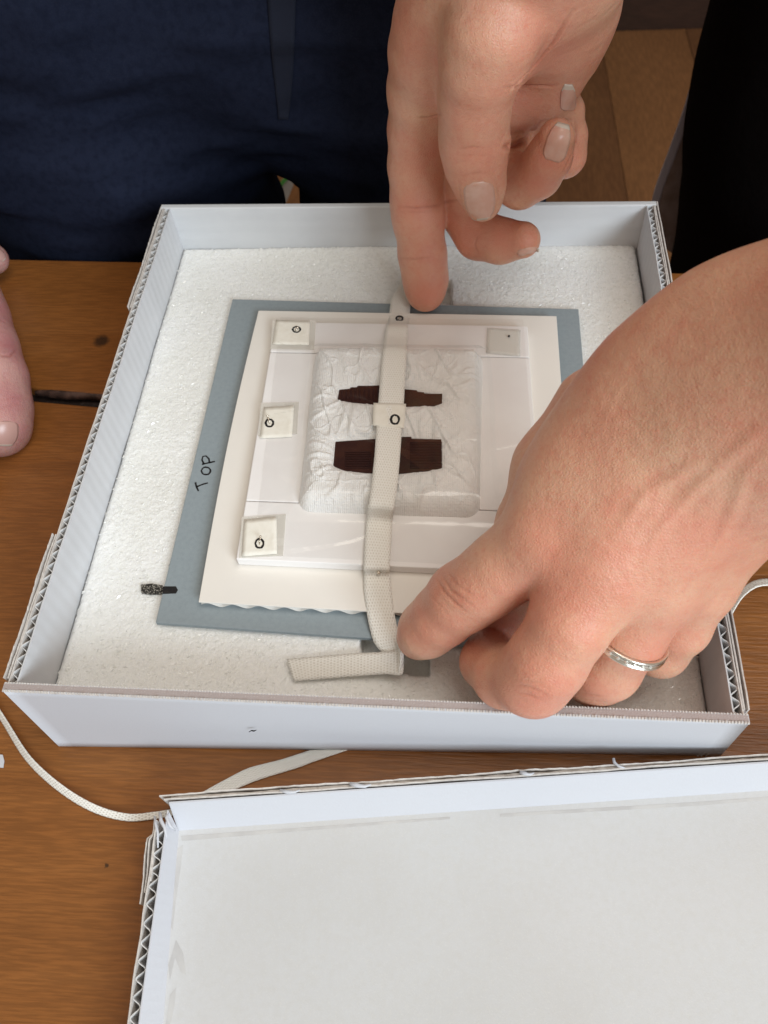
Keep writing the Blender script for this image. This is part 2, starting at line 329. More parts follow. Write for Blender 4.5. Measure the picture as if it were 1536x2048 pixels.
# ------------------------------------------------------------ floor, wall, table
fl = thing('floor', None, None, (0,0,-740)); fl['kind']='structure'
x=-1900.; k=0
while x < 2300:
    wd = 200
    me = [(x,-1500),(x+wd-1.5,-1500),(x+wd-1.5,2600),(x,2600)]
    # boards butt against one another with a hairline gap; widths vary
    o=new('floorboard', *slab(me,-760,-740+(.6 if k%3 else 0)), M['floorB'] if k%2==0 else M['floorA'], fl); x+=wd; k+=1
wl = new('room_wall', *slab([(-1900,1990),(2300,1965),(2300,2065),(-1900,2090)],-739,600), M['wallwood'], base=(200,1990,-739)); tag(wl,'dark brown wooden wall low behind the people','wall')
ZT=0
tb = thing('wooden_table','orange brown oiled wooden plank table carrying both boxes','table',(0,0,-740))
yb=lambda x: 291+(x+117)*-.046+1.2
g0=lambda x: 188.5+(x+67)*-.11; g1=lambda x: 180.0+(x+67)*-.11
X0,X1=-420,560
bevel(new('plank', *slab([(X0,g0(X0)),(X1,g0(X1)),(X1,yb(X1)),(X0,yb(X0))],-28,0), M['wood'], tb),1.2,3)
bevel(new('plank', *slab([(X0,-560),(X1,-560),(X1,g1(X1)),(X0,g1(X0))],-28,0), M['wood'], tb),1.5,3)
new('gap_filler', *slab([(X0,g1(X0)-.5),(X1,g1(X1)-.5),(X1,g0(X1)+.5),(X0,g0(X0)+.5)],-26,-6), M['dark'], tb)
new('apron', *slab([(X0+30,-520),(X1-30,-520),(X1-30,240),(X0+30,270)],-120,-28.5), M['wood'], tb)
for (lx,ly) in ((X0+35,-530),(X1-85,-530),(X0+35,195),(X1-85,170)): bevel(new('leg', *slab([(lx,ly),(lx+50,ly),(lx+50,ly+50),(lx,ly+50)],-739,-121), M['wood'], tb),2)
p0=at(72,786,-3); p1=at(200,792,-3)
P=[p0+(p1-p0)*t+np.array([0,math.sin(t*9)*.4,0]) for t in np.linspace(0,1.6,26)]
tag(new('dark_stick', *tube(P,[2.6*(.55+.45*min(1,t*6)) for t in np.linspace(0,1,26)],10), M['stick'], smooth=True, base=p0),'thin dark round stick lodged in the gap between the table planks','stick')

# ------------------------------------------------------------ box tray
H=48.0
FL=at(4,1381,H); FR=at(1500,1446,H); BR=at(1314,401,H); BL=at(322,408,H)
fl0=at(118,1493,0); fr0=at(1441,1512,0)
bx = thing('box_tray','open white corrugated cardboard box tray lined with white foam','box',(130,140,0))
def lerp(a,b,t): return np.array(a)*(1-t)+np.array(b)*t
def wall_hex(a,b,th_dir,th,z1,bota=None,botb=None,z0=0.0):
    a=np.array([a[0],a[1]]);b=np.array([b[0],b[1]]);d=np.array(th_dir)*th
    ba=a if bota is None else np.array(bota[:2]); bb=b if botb is None else np.array(botb[:2])
    top=[(*a,z1),(*b,z1),(*(b+d),z1),(*(a+d),z1)]; bot=[(*ba,z0),(*bb,z0),(*(bb+d),z0),(*(ba+d),z0)]
    return prism(top,bot)
TF=3.0
V=[];F=[]
for i in range(41):
    t=i/40; a=lerp(FL,FR,t); b=lerp(fl0,fr0,t); nz=13
    for j in range(nz): V.append((*lerp(b,a,j/(nz-1))[:2],.3+(H-.3)*j/(nz-1)))
    for j in range(nz): V.append((*(lerp(b,a,1-j/(nz-1))[:2]+[0,TF]),H-(H-.3)*j/(nz-1)))
m=26
for i in range(40):
    for j in range(m): F.append([i*m+j,(i+1)*m+j,(i+1)*m+(j+1)%m,i*m+(j+1)%m])
F+=[list(range(m-1,-1,-1)),[40*m+j for j in range(m)]]
fw=new('front_wall', V, F, M['card'], bx); fw.data.polygons.foreach_set('use_smooth',[len(p.vertices)==4 and (p.index%m) not in (12,25) for p in fw.data.polygons])
bw=new('back_wall', *wall_hex(BL-[0,3.6,0],BR-[0,3.6,0],(0,1),3.6,H,z0=.3), M['card_in'], bx); bevel(bw,.8,3)
# rolled perforated top edge of the front wall: rows of tiny paper teeth and a pinkish cut band
new('cut_edge', *prism([(*(lerp(FL,FR,t)[:2]+[0,dy]),H+.15) for t,dy in ((.001,.5),(.999,.5),(.999,TF-.4),(.001,TF-.4))],[(*(lerp(FL,FR,t)[:2]+[0,dy]),H-.5) for t,dy in ((.001,.5),(.999,.5),(.999,TF-.4),(.001,TF-.4))]), M['edge'], fw)
parts=[]
nt_=250
for i in range(nt_):
    for dy,s in ((.0,1.2),(TF-.1,1.05),(1.75,.4)):
        c=lerp(FL,FR,(i+.5+random.uniform(-.12,.12))/nt_); c=c+[0,dy,0]; a=.36*s; zt=H+random.uniform(.25,.5)*s
        parts.append(prism([(c[0]-a*.6,c[1]-a*.6,zt),(c[0]+a*.6,c[1]-a*.6,zt),(c[0]+a*.6,c[1]+a*.6,zt),(c[0]-a*.6,c[1]+a*.6,zt)],[(c[0]-a,c[1]-a,H-.3),(c[0]+a,c[1]-a,H-.3),(c[0]+a,c[1]+a,H-.3),(c[0]-a,c[1]+a,H-.3)]))
o=new('perforation_teeth', *join(parts), M['liner'], fw); o['kind']='stuff'
for (A_,B_,sgn,nm) in ((FL,BL,1,'left'),(FR,BR,-1,'right')):
    A=A_[:2]+[sgn*1.4 if sgn>0 else -1.6, TF+.1]; B=B_[:2]+[sgn*2.6 if sgn>0 else -2.0,-3.7]   # outer liner line
    ts=np.linspace(0,1,60)
    wob=lambda t,s: np.array([.25*math.sin(t*23+s)+.12*math.sin(t*71+s*3),0])
    inn=[lerp(A,B,t)+[sgn*3.1,0]+wob(t,1)*.5 for t in ts]
    wl_=new('side_wall', *strip_wall(inn,.45,.4,H-.3,.1), M['card_side'], bx); wl_['label']='%s side wall of the tray'%nm
    new('outer_liner', *strip_wall([lerp(A,B,t)+wob(t,2)*.4 for t in ts],.45,.4,H-.1,.15), M['liner'], wl_)
    n=49*12; L=np.linalg.norm(B-A); 
    fl_=[lerp(A,B,i/n)+[sgn*(1.5+1.25*math.sin(2*math.pi*(49*i/n)+.6*math.sin(i*.013*3)))+0,0] for i in range(n+1)]
    new('flute', *strip_wall(fl_,.28,.5,H-.7,.12), M['flute'], wl_)
    # tuck tabs outside: two at the left, full length pair at the right
    tabs=[((lerp(A,B,.006)),(lerp(A,B,.235)),True),((lerp(A,B,.72)),(lerp(A,B,1.012)),True)] if sgn>0 else [((lerp(A,B,.006)),(lerp(A,B,1.01)),True)]
    for (ta,tbb,_) in tabs:
        tt=np.linspace(0,1,46); 
        f1=[lerp(ta,tbb,t)+[-sgn*(.75+.12*math.sin(t*17)),0] for t in tt]
        f2=[lerp(ta,tbb,t)+[-sgn*(2.0+.22*math.sin(t*9+1)+.5*(t if sgn>0 else 0)*(1-t)),0] for t in tt]
        tw=new('tuck_tab', *strip_wall(f2,.5,1.,H+.1,.28), M['liner'], bx)
        new('inner_layer', *strip_wall(f1,.55,1.,H-.2,.15), M['liner'], tw)
        new('core', *strip_wall([lerp(a,b,.5) for a,b in zip(f1,f2)],.5,1.,H-2.2,.3), M['edge'], tw)
new('base', *slab([(fl0[0]+.5,4.),(fr0[0]-.8,4.),(BR[0]-3,BR[1]-4),(BL[0]+3,BL[1]-4)],.5,3.5), M['card'], bx)
mk=at(505,1462,20)
# ink fleck on the front wall
d=(H-0.3); 
def front_pt(px,py):
    # intersect the ray with the leaning front wall plane
    n=np.cross(FR-FL, fl0-FL); r=ray(px,py); t=np.dot(FL-CP,n)/np.dot(r,n); return CP+r*t*.9994
pts=[front_pt(498,1464),front_pt(503,1461),front_pt(508,1462),front_pt(513,1460)]
o=new('ink_fleck', *tube(pts,[.12,.22,.3,.1],6), M['ink'], bx)

# foam sheet with two finger notches
ZF=23.0
Ax=FL[0]+5.0; Bx=FR[0]-5.0; Ay=TF+.8; By=BL[1]-4.0
nx,ny=380,400
gx=np.linspace(0,1,nx); gy=np.linspace(0,1,ny); U,Vv=np.meshgrid(gx,gy,indexing='ij')
XX=(1-Vv)*(Ax+U*(Bx-Ax))+Vv*((BL[0]+6)+U*((BR[0]-6)-(BL[0]+6))); YY=Ay+Vv*(By-Ay)
cells=np.abs(vnoise(XX+.6*YY,YY,1.7,1))*.30+vnoise(XX,YY,.9,2)*.14
ZZ=ZF+cells-.25+vnoise(XX,YY,40,3)*.35+vnoise(XX,YY,12,5)*.15
ed=np.minimum.reduce([XX-XX[0:1,:],XX[-1:,:]-XX,YY-Ay,By-YY]); ZZ-= 2.2*np.clip(1-ed/3.,0,1)**2
def inquad(X,Y,q):
    r=np.ones_like(X,bool)
    for i in range(4):
        a=q[i];b=q[(i+1)%4]; r&=((b[0]-a[0])*(Y-a[1])-(b[1]-a[1])*(X-a[0]))<0
    return r
nq=[at(722,1256,ZF),at(858,1262,ZF),at(860,1352,ZF),at(720,1340,ZF)]
nq2=[at(806,556,ZF),at(903,558,ZF),at(905,607,ZF),at(800,607,ZF)]
for q in (nq,nq2): ZZ[inquad(XX,YY,q)]-=9
idx=np.arange(nx*ny).reshape(nx,ny)
F=np.stack([idx[:-1,:-1],idx[1:,:-1],idx[1:,1:],idx[:-1,1:]],-1).reshape(-1,4).tolist()
fo=new('foam_sheet',np.stack([XX,YY,ZZ],-1).reshape(-1,3),F,M['foam'],smooth=True,base=(130,140,3.6))
tag(fo,'thick white sparkly foam sheet filling the bottom of the open box','foam')
m_=fo.modifiers.new('thickness','SOLIDIFY'); m_.thickness=8*MM; m_.offset=-1
# shiny burst cell skins scattered over the foam
V=[];F=[];rg0=np.random.default_rng(8)
for i in range(9000):
    a_,b_=rg0.random(2); x0=(nx-1)*a_; y0=(ny-1)*b_; X_=XX[int(x0),int(y0)]; Y_=YY[int(x0),int(y0)]; Z_=ZZ[int(x0),int(y0)]+.18
    if Z_<ZF-2: continue
    l_=rg0.uniform(.3,1.15); w2=rg0.uniform(.12,.34); t_=rg0.normal(.5,.5); d1=np.array([math.cos(t_),math.sin(t_),rg0.normal(0,.35)])*l_; d2=np.array([-math.sin(t_),math.cos(t_),rg0.normal(0,.6)])*w2; p=np.array([X_,Y_,Z_]); k=len(V)
    V+=[p-d1-d2*.3,p+d2,p+d1+d2*.2,p-d2]; F.append([k,k+1,k+2,k+3])
gl_=new('burst_cell_skin',V,F,M['glint'],fo); gl_['kind']='stuff'
sl=[at(*p,ZF+.6) for p in ((282,1170),(305,1168),(326,1172),(326,1188),(300,1189),(283,1186))]
tag(new('marker_patch',*prism([p+[0,0,.45] for p in sl],[p-[0,0,.8] for p in sl]),M['scribble'],base=sl[0]),'patchy black marker dash inked on the foam beside the grey board','ink mark')

# ------------------------------------------------------------ grey board and white mount
def quad4(TL,TR,BLq,z,BRq=None):
    a=at(*TL,z)[:2];b=at(*TR,z)[:2];c=at(*BLq,z)[:2]; d=b+(c-a) if BRq is None else at(*BRq,z)[:2]; return [a,b,d,c]
ZG=25.8
gq=quad4((465,598),(1157,618),(311,1245),ZG)
gb=thing('grey_board','blue grey mounting board with TOP handwritten along its left margin','board',(130,125,ZF+.6))
bevel(new('board',*slab(gq,ZF+.55,ZG),M['grey'],gb),.25)
S=lambda pts,z: [at(x,y,z) for x,y in pts]
ring=lambda cx,cy,rx,ry,n=18,ph=0: [(cx+rx*math.cos(2*math.pi*i/n+ph)*(1+.06*math.sin(3*i)),cy+ry*math.sin(2*math.pi*i/n+ph)*(1+.05*math.cos(2*i))) for i in range(n)]
ink_stroke(S([(391,965),(392,970),(394,976),(397,982)],ZG),.75,gb,'handwritten_letter')
ink_stroke(S([(393,974),(400,971),(408,968),(416,966)],ZG),.75,gb,'handwritten_letter')
ink_stroke(S(ring(412,942,9,7.5),ZG),.75,gb,'handwritten_letter',closed=True)
ink_stroke(S([(404,929),(412,927),(421,925),(430,923)],ZG),.75,gb,'handwritten_letter')
ink_stroke(S([(408,928),(404,920),(406,913),(412,912),(418,918),(419,926)],ZG),.75,gb,'handwritten_letter')
kk=S([(326,1173),(352,1173),(356,1180),(352,1187),(326,1188)],ZG)
new('marker_dash',*prism([p+[0,0,.12] for p in kk],[p-[0,0,.1] for p in kk]),M['ink'],gb)

ZW=29.6
wq=quad4((517,621),(1113,632),(397,1204),ZW)
wb=thing('mount_board','white corrugated board with raised white foam strips around a padded square','mount',(130,125,ZG))
a,b,d_,c=[np.array(p) for p in wq]
# top liner follows a slightly bowed left edge
left=[c+(a-c)*t+(b-a)/np.linalg.norm(b-a)*(-1.6*math.sin(math.pi*t)) for t in np.linspace(0,1,14)]
bevel(new('top_liner',*slab([tuple(p) for p in left]+[tuple(b),tuple(d_)],ZW-.6,ZW),M['white'],wb),.2)
ins=lambda q,e:[ (np.array(p)+(np.mean(np.array(q),0)-np.array(p))/np.linalg.norm(np.mean(np.array(q),0)-np.array(p))*e) for p in q]
# flutes run away from the camera: a wave in the X-Z plane
nw=14; nn=nw*14; e1=(d_-c)/np.linalg.norm(d_-c); L=np.linalg.norm(d_-c); up=(a-c)/np.linalg.norm(a-c); V=[]
for i in range(nn+1):
    p=c+e1*(L*(.004+.992*i/nn))+up*.1; z=ZG+.2+(ZW-.8-ZG-.2)*(.5+.5*math.sin(2*math.pi*nw*i/nn))
    for (q,zz) in ((p,z+.13),(p,z-.13)): V.append((*q,zz))
    q=p+up*(np.linalg.norm(a-c)-.8)
    for zz in (z-.13,z+.13): V.append((*q,zz))
F=[[4*i+j,4*i+(j+1)%4,4*i+4+(j+1)%4,4*i+4+j] for i in range(nn) for j in range(4)]
new('flute',V,F,M['white'],wb,True)

ZP=34.4
pq=quad4((550,643),(1055,652),(472,1118),ZP)
pTL,pTR,pBR,pBL=[np.array(p) for p in pq]
def pl(u,v): return (pTL*(1-u)+pTR*u)*(1-v)+(pBL*(1-u)+pBR*u)*v
def plq(u0,v0,u1,v1): return [pl(u0,v0),pl(u1,v0),pl(u1,v1),pl(u0,v1)]
for (u0,v0,u1,v1,dz) in ((0,0,1,.15,0),(0,.153,.195,.787,-.15),(.80,.153,1,.787,-.1),(0,.79,1,1,.0)):
    bevel(new('foam_strip',*slab(plq(u0,v0,u1,v1),ZW+.05,ZP+dz),M['foamboard'],wb),.5,3)

# ------------------------------------------------------------ padded cushion with two openings
PZ=35.2
cor=[at(628,698,PZ),at(968,702,PZ),at(962,1037,PZ),at(592,1024,PZ)]
cor=[np.array(p[:2]) for p in cor]
def pad_xy(u,v): return (cor[0]*(1-u)[...,None]+cor[1]*u[...,None])*(1-v)[...,None]+(cor[3]*(1-u)[...,None]+cor[2]*u[...,None])*v[...,None]
n=230; g=np.linspace(0,1,n); Uu,Vp=np.meshgrid(g,g,indexing='ij'); XY=pad_xy(Uu,Vp); PX,PY=XY[...,0],XY[...,1]
WID=np.linalg.norm(cor[1]-cor[0]); HEI=np.linalg.norm(cor[3]-cor[0])
ex=(0.5-np.abs(Uu-.5))*WID; ey=(.5-np.abs(Vp-.5))*HEI; rc=7.
qx=np.maximum(rc-ex,0); qy=np.maximum(rc-ey,0); dist=np.where((ex<rc)&(ey<rc), rc-np.hypot(qx,qy), np.minimum(ex,ey)); dist=np.maximum(dist,0)
upo=[(678,779),(700,777),(701,774),(714,774),(715,771),(741,771),(760,770),(811,778),(834,780),(835,783),(848,784),(849,787),(885,787),(885,809),(870,815),(811,817),(744,811),(708,808),(674,802)]
lpo=[(670,883),(752,877),(804,873),(823,873),(823,877),(884,878),(885,939),(853,946),(799,951),(744,950),(689,944),(665,936),(667,922)]
upw=[(681,783),(715,776),(760,774),(811,781),(848,787),(881,790),(881,807),(868,812),(811,813),(744,808),(708,805),(678,800)]
lpw=[(674,886),(752,881),(818,878),(879,882),(880,936),(852,942),(799,947),(744,946),(689,940),(670,932)]
ZTp=41.0
def poly_sdf(X,Y,poly):
    d=np.full(X.shape,1e9); ins_=np.zeros(X.shape,bool); N=len(poly)
    for i in range(N):
        ax,ay=poly[i][:2];bx_,by_=poly[(i+1)%N][:2]; ex_,ey_=bx_-ax,by_-ay; wx,wy=X-ax,Y-ay
        t=np.clip((wx*ex_+wy*ey_)/(ex_**2+ey_**2),0,1); d=np.minimum(d,np.hypot(wx-ex_*t,wy-ey_*t))
        c1=(ay>Y)!=(by_>Y); xi=ex_*(Y-ay)/(ey_+1e-12)+ax; ins_^=(c1&(X<xi))
    return np.where(ins_,-d,d)
wins=[[at(x,y,ZTp-1.6) for x,y in w_] for w_ in (upw,lpw)]
sd=[poly_sdf(PX,PY,w_) for w_ in wins]; sdm=np.minimum(*sd)
prof=np.sqrt(np.clip(1-(1-np.clip(dist/9.,0,1))**2,0,1))
Zp=ZW+.5+(ZTp+.9-ZW-.5)*prof
Zp-=2.6*np.exp(-np.maximum(sdm,0)/2.6)
wr=np.zeros_like(Zp)
for w_,s_ in zip(wins,(3,7)):
    P=np.array(w_)[:,:2]; xl=P[:,0].min(); xr=P[:,0].max(); yc=P[:,1].mean()
    for (cx_,cy_,sg) in ((xl+6,yc,-1),(xr-6,yc,1)):
        th=np.arctan2(PY-cy_,(PX-cx_)*sg); rr=np.hypot(PX-cx_,PY-cy_)
        a_=np.cos(th*11+3*vnoise(PX,PY,14,s_)+s_)+.6*np.cos(th*19+2*vnoise(PX,PY,9,s_+1))
        wr+=np.clip(a_-.2,0,2)*np.exp(-((rr-15)/11)**2)*(np.abs(th)<1.9)*.75
rg=1-np.abs(vnoise(PX+.4*PY,PY*.6,9,11)); wr+=np.clip(rg-.86,0,1)*8
rg=1-np.abs(vnoise(PX-.5*PY,PY,6,12)); wr+=np.clip(rg-.88,0,1)*4.5
wr+=vnoise(PX,PY,13,13)*.5+vnoise(PX,PY,4,14)*.12
Zp+=wr*prof*np.clip((sdm-.2)/2.2,0.05,1)
gx_,gy_=np.gradient(sdm); xu,xv=np.gradient(PX); yu,yv=np.gradient(PY); det=xu*yv-xv*yu
dX=(gx_*yv-gy_*yu)/det; dY=(gy_*xu-gx_*xv)/det; nr=np.hypot(dX,dY)+1e-6; near_=(sdm>-.31)&(sdm<.62)
mv=np.where(near_,sdm,0)*np.clip((.62-sdm)/.3,0,1); PX=PX-dX/nr*mv; PY=PY-dY/nr*mv
Vn=np.stack([PX,PY,Zp],-1).reshape(-1,3); idx=np.arange(n*n).reshape(n,n)
fc=np.stack([idx[:-1,:-1],idx[:-1,1:],idx[1:,1:],idx[1:,:-1]],-1).reshape(-1,4)
ok=(np.minimum.reduce([sdm[:-1,:-1],sdm[1:,:-1],sdm[:-1,1:],sdm[1:,1:]])>-.3)&(dist[:-1,:-1]>0.0)
fc=fc[ok.ravel()]
pd=new('padded_cushion',Vn,fc.tolist(),M['tissue'],smooth=True,base=(130,125,ZW))
# drop loose vertices
import bmesh
def clean(o):
    bm=bmesh.new(); bm.from_mesh(o.data); bmesh.ops.delete(bm,geom=[v for v in bm.verts if not v.link_faces],context='VERTS'); bm.to_mesh(o.data); bm.free()
clean(pd); m_=pd.modifiers.new('thickness','SOLIDIFY'); m_.thickness=1.0*MM; m_.offset=-1 
tag(pd,'white crinkled tissue pad with two slots showing brown combs','cushion')

# combs seen through the slots
for w_,lab,lower in ((wins[0],'dark brown comb with stepped edge in the upper slot of the pad',False),(wins[1],'reddish brown fine toothed comb in the lower slot of the pad',True)):
    P=np.array(w_); zc=ZTp-.9; px=(upw,lpw)[lower]
    t_=thing('hair_comb',lab,'comb',(P[:,0].mean(),P[:,1].mean(),ZW+.1),'brown combs set in the pad')
    out=lpo if lower else upo
    q=[at(x,y,zc) for x,y in out]
    bevel(new('comb_body',*prism(q,[p-[0,0,2.6] for p in q]),M['comb'],t_),.25)
    if lower:
        for (x0,x1,y0,y1,nm) in ((820,884,885,936,17),(690,742,905,936,10)):
            pr=[]
            for i in range(nm):
                yy=y0+(y1-y0)*i/(nm-1); A_=at(x0,yy,zc+.05);B_=at(x1,yy,zc+.05); h=.19
                pr.append(prism([(A_[0],A_[1]+h,zc+.35),(B_[0],B_[1]+h,zc+.35),(B_[0],B_[1]-h,zc+.35),(A_[0],A_[1]-h,zc+.35)],[(A_[0],A_[1]+h,zc-.1),(B_[0],B_[1]+h,zc-.1),(B_[0],B_[1]-h,zc-.1),(A_[0],A_[1]-h,zc-.1)]))
            new('teeth',*join(pr),M['comb_tooth'],t_)
    else:
        pr=[]
        for i in range(10):
            xx=684+i*9; A_=at(xx,783-i*.7,zc);B_=at(xx,800,zc); h=.3
            pr.append(prism([(A_[0]-h,A_[1],zc+.3),(A_[0]+h,A_[1],zc+.3),(B_[0]+h,B_[1],zc+.3),(B_[0]-h,B_[1],zc+.3)],[(A_[0]-h,A_[1],zc-.1),(A_[0]+h,A_[1],zc-.1),(B_[0]+h,B_[1],zc-.1),(B_[0]-h,B_[1],zc-.1)]))
        new('teeth',*join(pr),M['comb_tooth'],t_)

# clear film laid over strips and cushion
from math import sin, cos, pi
n2=150; g=np.linspace(0,1,n2); U2,V2=np.meshgrid(g,g,indexing='ij')
TLf,TRf,BRf,BLf=pl(.02,-.02),pl(.985,-.03),pl(.99,.985),pl(.055,.985)
FX=(TLf[0]*(1-U2)+TRf[0]*U2)*(1-V2)+(BLf[0]*(1-U2)+BRf[0]*U2)*V2; FY=(TLf[1]*(1-U2)+TRf[1]*U2)*(1-V2)+(BLf[1]*(1-U2)+BRf[1]*U2)*V2
# inverse bilinear (the pad quad is nearly a parallelogram)
M2=np.linalg.inv(np.stack([cor[1]-cor[0],cor[3]-cor[0]],1)); uv_=np.stack([FX-cor[0][0],FY-cor[0][1]],-1)@M2.T
dp=np.minimum.reduce([uv_[...,0]*WID,(1-uv_[...,0])*WID,uv_[...,1]*HEI,(1-uv_[...,1])*HEI])
FZ=ZP+.3+(ZTp+2.3-ZP-.3)/(1+np.exp(-(dp-1.)/1.2))+vnoise(FX,FY,22,21)*.12+np.clip(1-np.abs(vnoise(FX*.6+FY*.8,FY-FX*.3,26,22))-.9,0,1)*5
off=np.clip(-(V2-.02)*10,0,1)
idx=np.arange(n2*n2).reshape(n2,n2); F=np.stack([idx[:-1,:-1],idx[:-1,1:],idx[1:,1:],idx[1:,:-1]],-1).reshape(-1,4).tolist()
tag(new('clear_film',np.stack([FX,FY,FZ],-1).reshape(-1,3),F,M['film'],smooth=True,base=(130,125,ZP+.5)),'clear glossy plastic film stretched over the padded square','film')

# ------------------------------------------------------------ twill tape tied over the pad
rows=[(800,556,812,556,27,28),(797,572,818,578,27.5,28),(783,598,821,606,28,28),(777,640,818,642,30.4,30.4),(773,652,816,655,36.2,36.2),(769,675,815,677,37.8,37.8),(766,695,814,697,40.6,40.6),(764,715,813,717,41.9,41.9),(760,760,810,762,42.2,42.2),
 (757,800,808,802,42.3,42.3),(753,850,804,855,42.3,42.3),(749,910,800,915,42.4,42.4),(743,965,795,970,42.3,42.3),(737,1010,788,1015,41.6,41.6),(733,1036,785,1040,36.8,36.8),(729,1085,782,1090,36.0,36.0),(727,1134,780,1136,35.8,35.8),(727,1147,780,1148,31.5,31.5),
 (728,1185,784,1185,30.4,30.4),(733,1222,788,1220,29.6,29.6),(739,1255,794,1252,27.8,28.5),(748,1285,800,1278,26.5,29),(766,1308,806,1297,26.2,29.5)]
rows=[(q[0],q[1],q[2],q[3],q[4]+(2.2 if q[4]>38 else 0),q[5]+(2.2 if q[4]>38 else 0)) for q in rows]
tp=thing('twill_tape','cream cotton twill tape tied down the middle over the pad','tape',(150,130,ZW))
ribbon('woven_tape',[at(r[0],r[1],r[4]) for r in rows],[at(r[2],r[3],r[5]) for r in rows],M['twill'],tp,.45,crown=.35)
A=[(806,1296),(800,1296),(770,1303),(700,1307),(640,1312),(573,1318)];B=[(808,1338),(801,1350),(768,1348),(700,1353),(640,1358),(587,1362)];zz=[29.5,29.8,28,26.2,25.6,25.2]
le=ribbon('loose_end',[at(*p,z) for p,z in zip(A,zz)],[at(*p,z-.4) for p,z in zip(B,zz)],M['twill'],tp,.45,crown=.3)
fold=[(790,1284,806,1290,29.5,30.5),(797,1300,808,1302,31.5,31),(799,1320,808,1322,31.2,30),(797,1338,806,1336,30.2,29),(792,1350,802,1350,28.6,28)]
ribbon('fold',[at(r[0],r[1],r[4]) for r in fold],[at(r[2],r[3],r[5]) for r in fold],M['twill'],tp,.5,crown=.8)

# ------------------------------------------------------------ paper patches and pins
def patch(quad,z,label,inkc,m='patch',r=(9,7.5),grp='small paper patches with ink circles',ring_w=.8,z2=None):
    q=[at(x,y,z) for x,y in quad]; c=np.mean(q,0); t=thing('paper_patch',label,'patch',c-[0,0,.2],grp)
    n=8; V=[];
    for i in range(n+1):
        for j in range(n+1):
            u,v=i/n,j/n; p=(q[0]*(1-u)+q[1]*u)*(1-v)+(q[3]*(1-u)+q[2]*u)*v; e=max(abs(u-.5),abs(v-.5))
            V.append(p+[0,0,.12+random.uniform(0,.05)+(.15 if e>.45 and random.random()<.3 else 0)])
    F=[[i*(n+1)+j,i*(n+1)+j+1,(i+1)*(n+1)+j+1,(i+1)*(n+1)+j] for i in range(n) for j in range(n)]
    o=new('paper',V,F,M[m],t,True); s_=o.modifiers.new('thickness','SOLIDIFY'); s_.thickness=.2*MM
    if inkc:
        pts=[at(x,y,z+.24) for x,y in ring(*inkc,*r)]; ink_stroke(pts,ring_w,t,'ink_circle',closed=True)
    return t
patch([(552,640),(620,643),(618,690),(545,689)],ZP+.5,'cream patch with ink circle at the upper left corner of the mount',(593,659),r=(7.5,5.5))
patch([(528,815),(588,812),(584,874),(520,877)],ZP+.5,'cream patch with ink circle halfway down the left strip',(539,846),r=(7.5,7.5),ring_w=.9)
patch([(489,1040),(553,1034),(554,1108),(484,1113)],ZP+.6,'cream patch with ink circle at the lower left corner of the mount',(519,1087),r=(8,9))
patch([(975,656),(1041,660),(1040,713),(972,706)],ZP+.5,'translucent patch at the upper right corner with one black pin',None,m='clearpatch',grp=None)
patch([(747,806),(812,808),(808,857),(745,851)],ZTp+3.7,'cream square patch over the tape between the two slots',(790,839),r=(8,9),ring_w=.9,grp=None)
for qd in ([(545,640),(632,642),(628,700),(541,698)],[(484,1034),(572,1028),(566,1112),(478,1116)],[(522,806),(598,804),(594,868),(516,872)]):
    q=[at(x,y,ZP+.22) for x,y in qd]; o=new('backing_tissue',*prism([p+[0,0,.1] for p in q],q),M['clearpatch'],wb)
ink_stroke([at(x,y,30.9) for x,y in ring(799,637,6.5,4.5)],.9,tp,'ink_circle',closed=True)
def pin(head,foot,zh,zf,label,hr=.55,dark=False):
    h=at(*head,zh); f=at(*foot,zf); t=thing('steel_pin',label,'pin',f,'steel pins holding the patches')
    new('shaft',*tube([f,lerp(f,h,.5),h],.24,8),M['steel'] if not dark else M['ink'],t,True)
    new('head',*sphere(h,hr,10),M['steel'] if not dark else M['ink'],t,True)
pin((535,832),(540,848),ZP+2.6,ZP+.6,'steel pin standing in the circled patch halfway down the left strip')
pin((521,1073),(519,1090),ZP+2.6,ZP+.6,'steel pin standing in the circled patch at the lower left corner')
pin((595,655),(590,662),ZP+1.8,ZP+.6,'steel pin in the circled patch at the upper left corner')
pin((757,1145),(757,1147),33.2,31.6,'round steel pin head low on the twill tape',hr=.8)
pin((1018,672),(1018,674),ZP+1.2,ZP+.4,'dark pin head in the translucent upper right patch',hr=.55,dark=True)
pin((799,636),(797,639),31.8,30.6,'dark pin head on the twill tape below the pointing finger',hr=.5)

# ------------------------------------------------------------ box lid lying open in front
la=math.radians(6.1); LO=np.array([58.2,-34.2]); lx=np.array([cos(la),sin(la)]); ly=np.array([-sin(la),cos(la)])
def lp(u,v): return LO+lx*u+ly*v
LH=16.0
ld=thing('cover_tray','upturned white cardboard box lid with a torn rim lying open','lid',(190,-180,0))
new('base',*slab([lp(-1,1),lp(268,1),lp(268,-292),lp(-1,-292)],.4,3),M['lidbase'],ld)
def wav(p,q,amp,n,seed):
    rr=random.Random(seed); out=[]
    for i in range(n+1):
        t=i/n; out.append(np.array(p)*(1-t)+np.array(q)*t+ly*amp*(sin(t*19+seed)+.6*sin(t*47+seed*2)+.5*rr.uniform(-1,1)))
    return out
RL=at(338,1607,LH)[:2]; RR=at(1536,1526,LH)[:2]; e_r=(RR-RL)/np.linalg.norm(RR-RL)
def rimp(u,v): return RL+e_r*u+np.array([-e_r[1],e_r[0]])*v
bwl=new('back_wall',*prism([(*rimp(0,.0),LH),(*rimp(269,.0),LH),(*rimp(269,.6),LH),(*rimp(0,.6),LH)],[(*lp(-.3,0),2.5),(*lp(269,0),2.5),(*lp(269,.6),2.5),(*lp(-.3,.6),2.5)]),M['card'],ld)
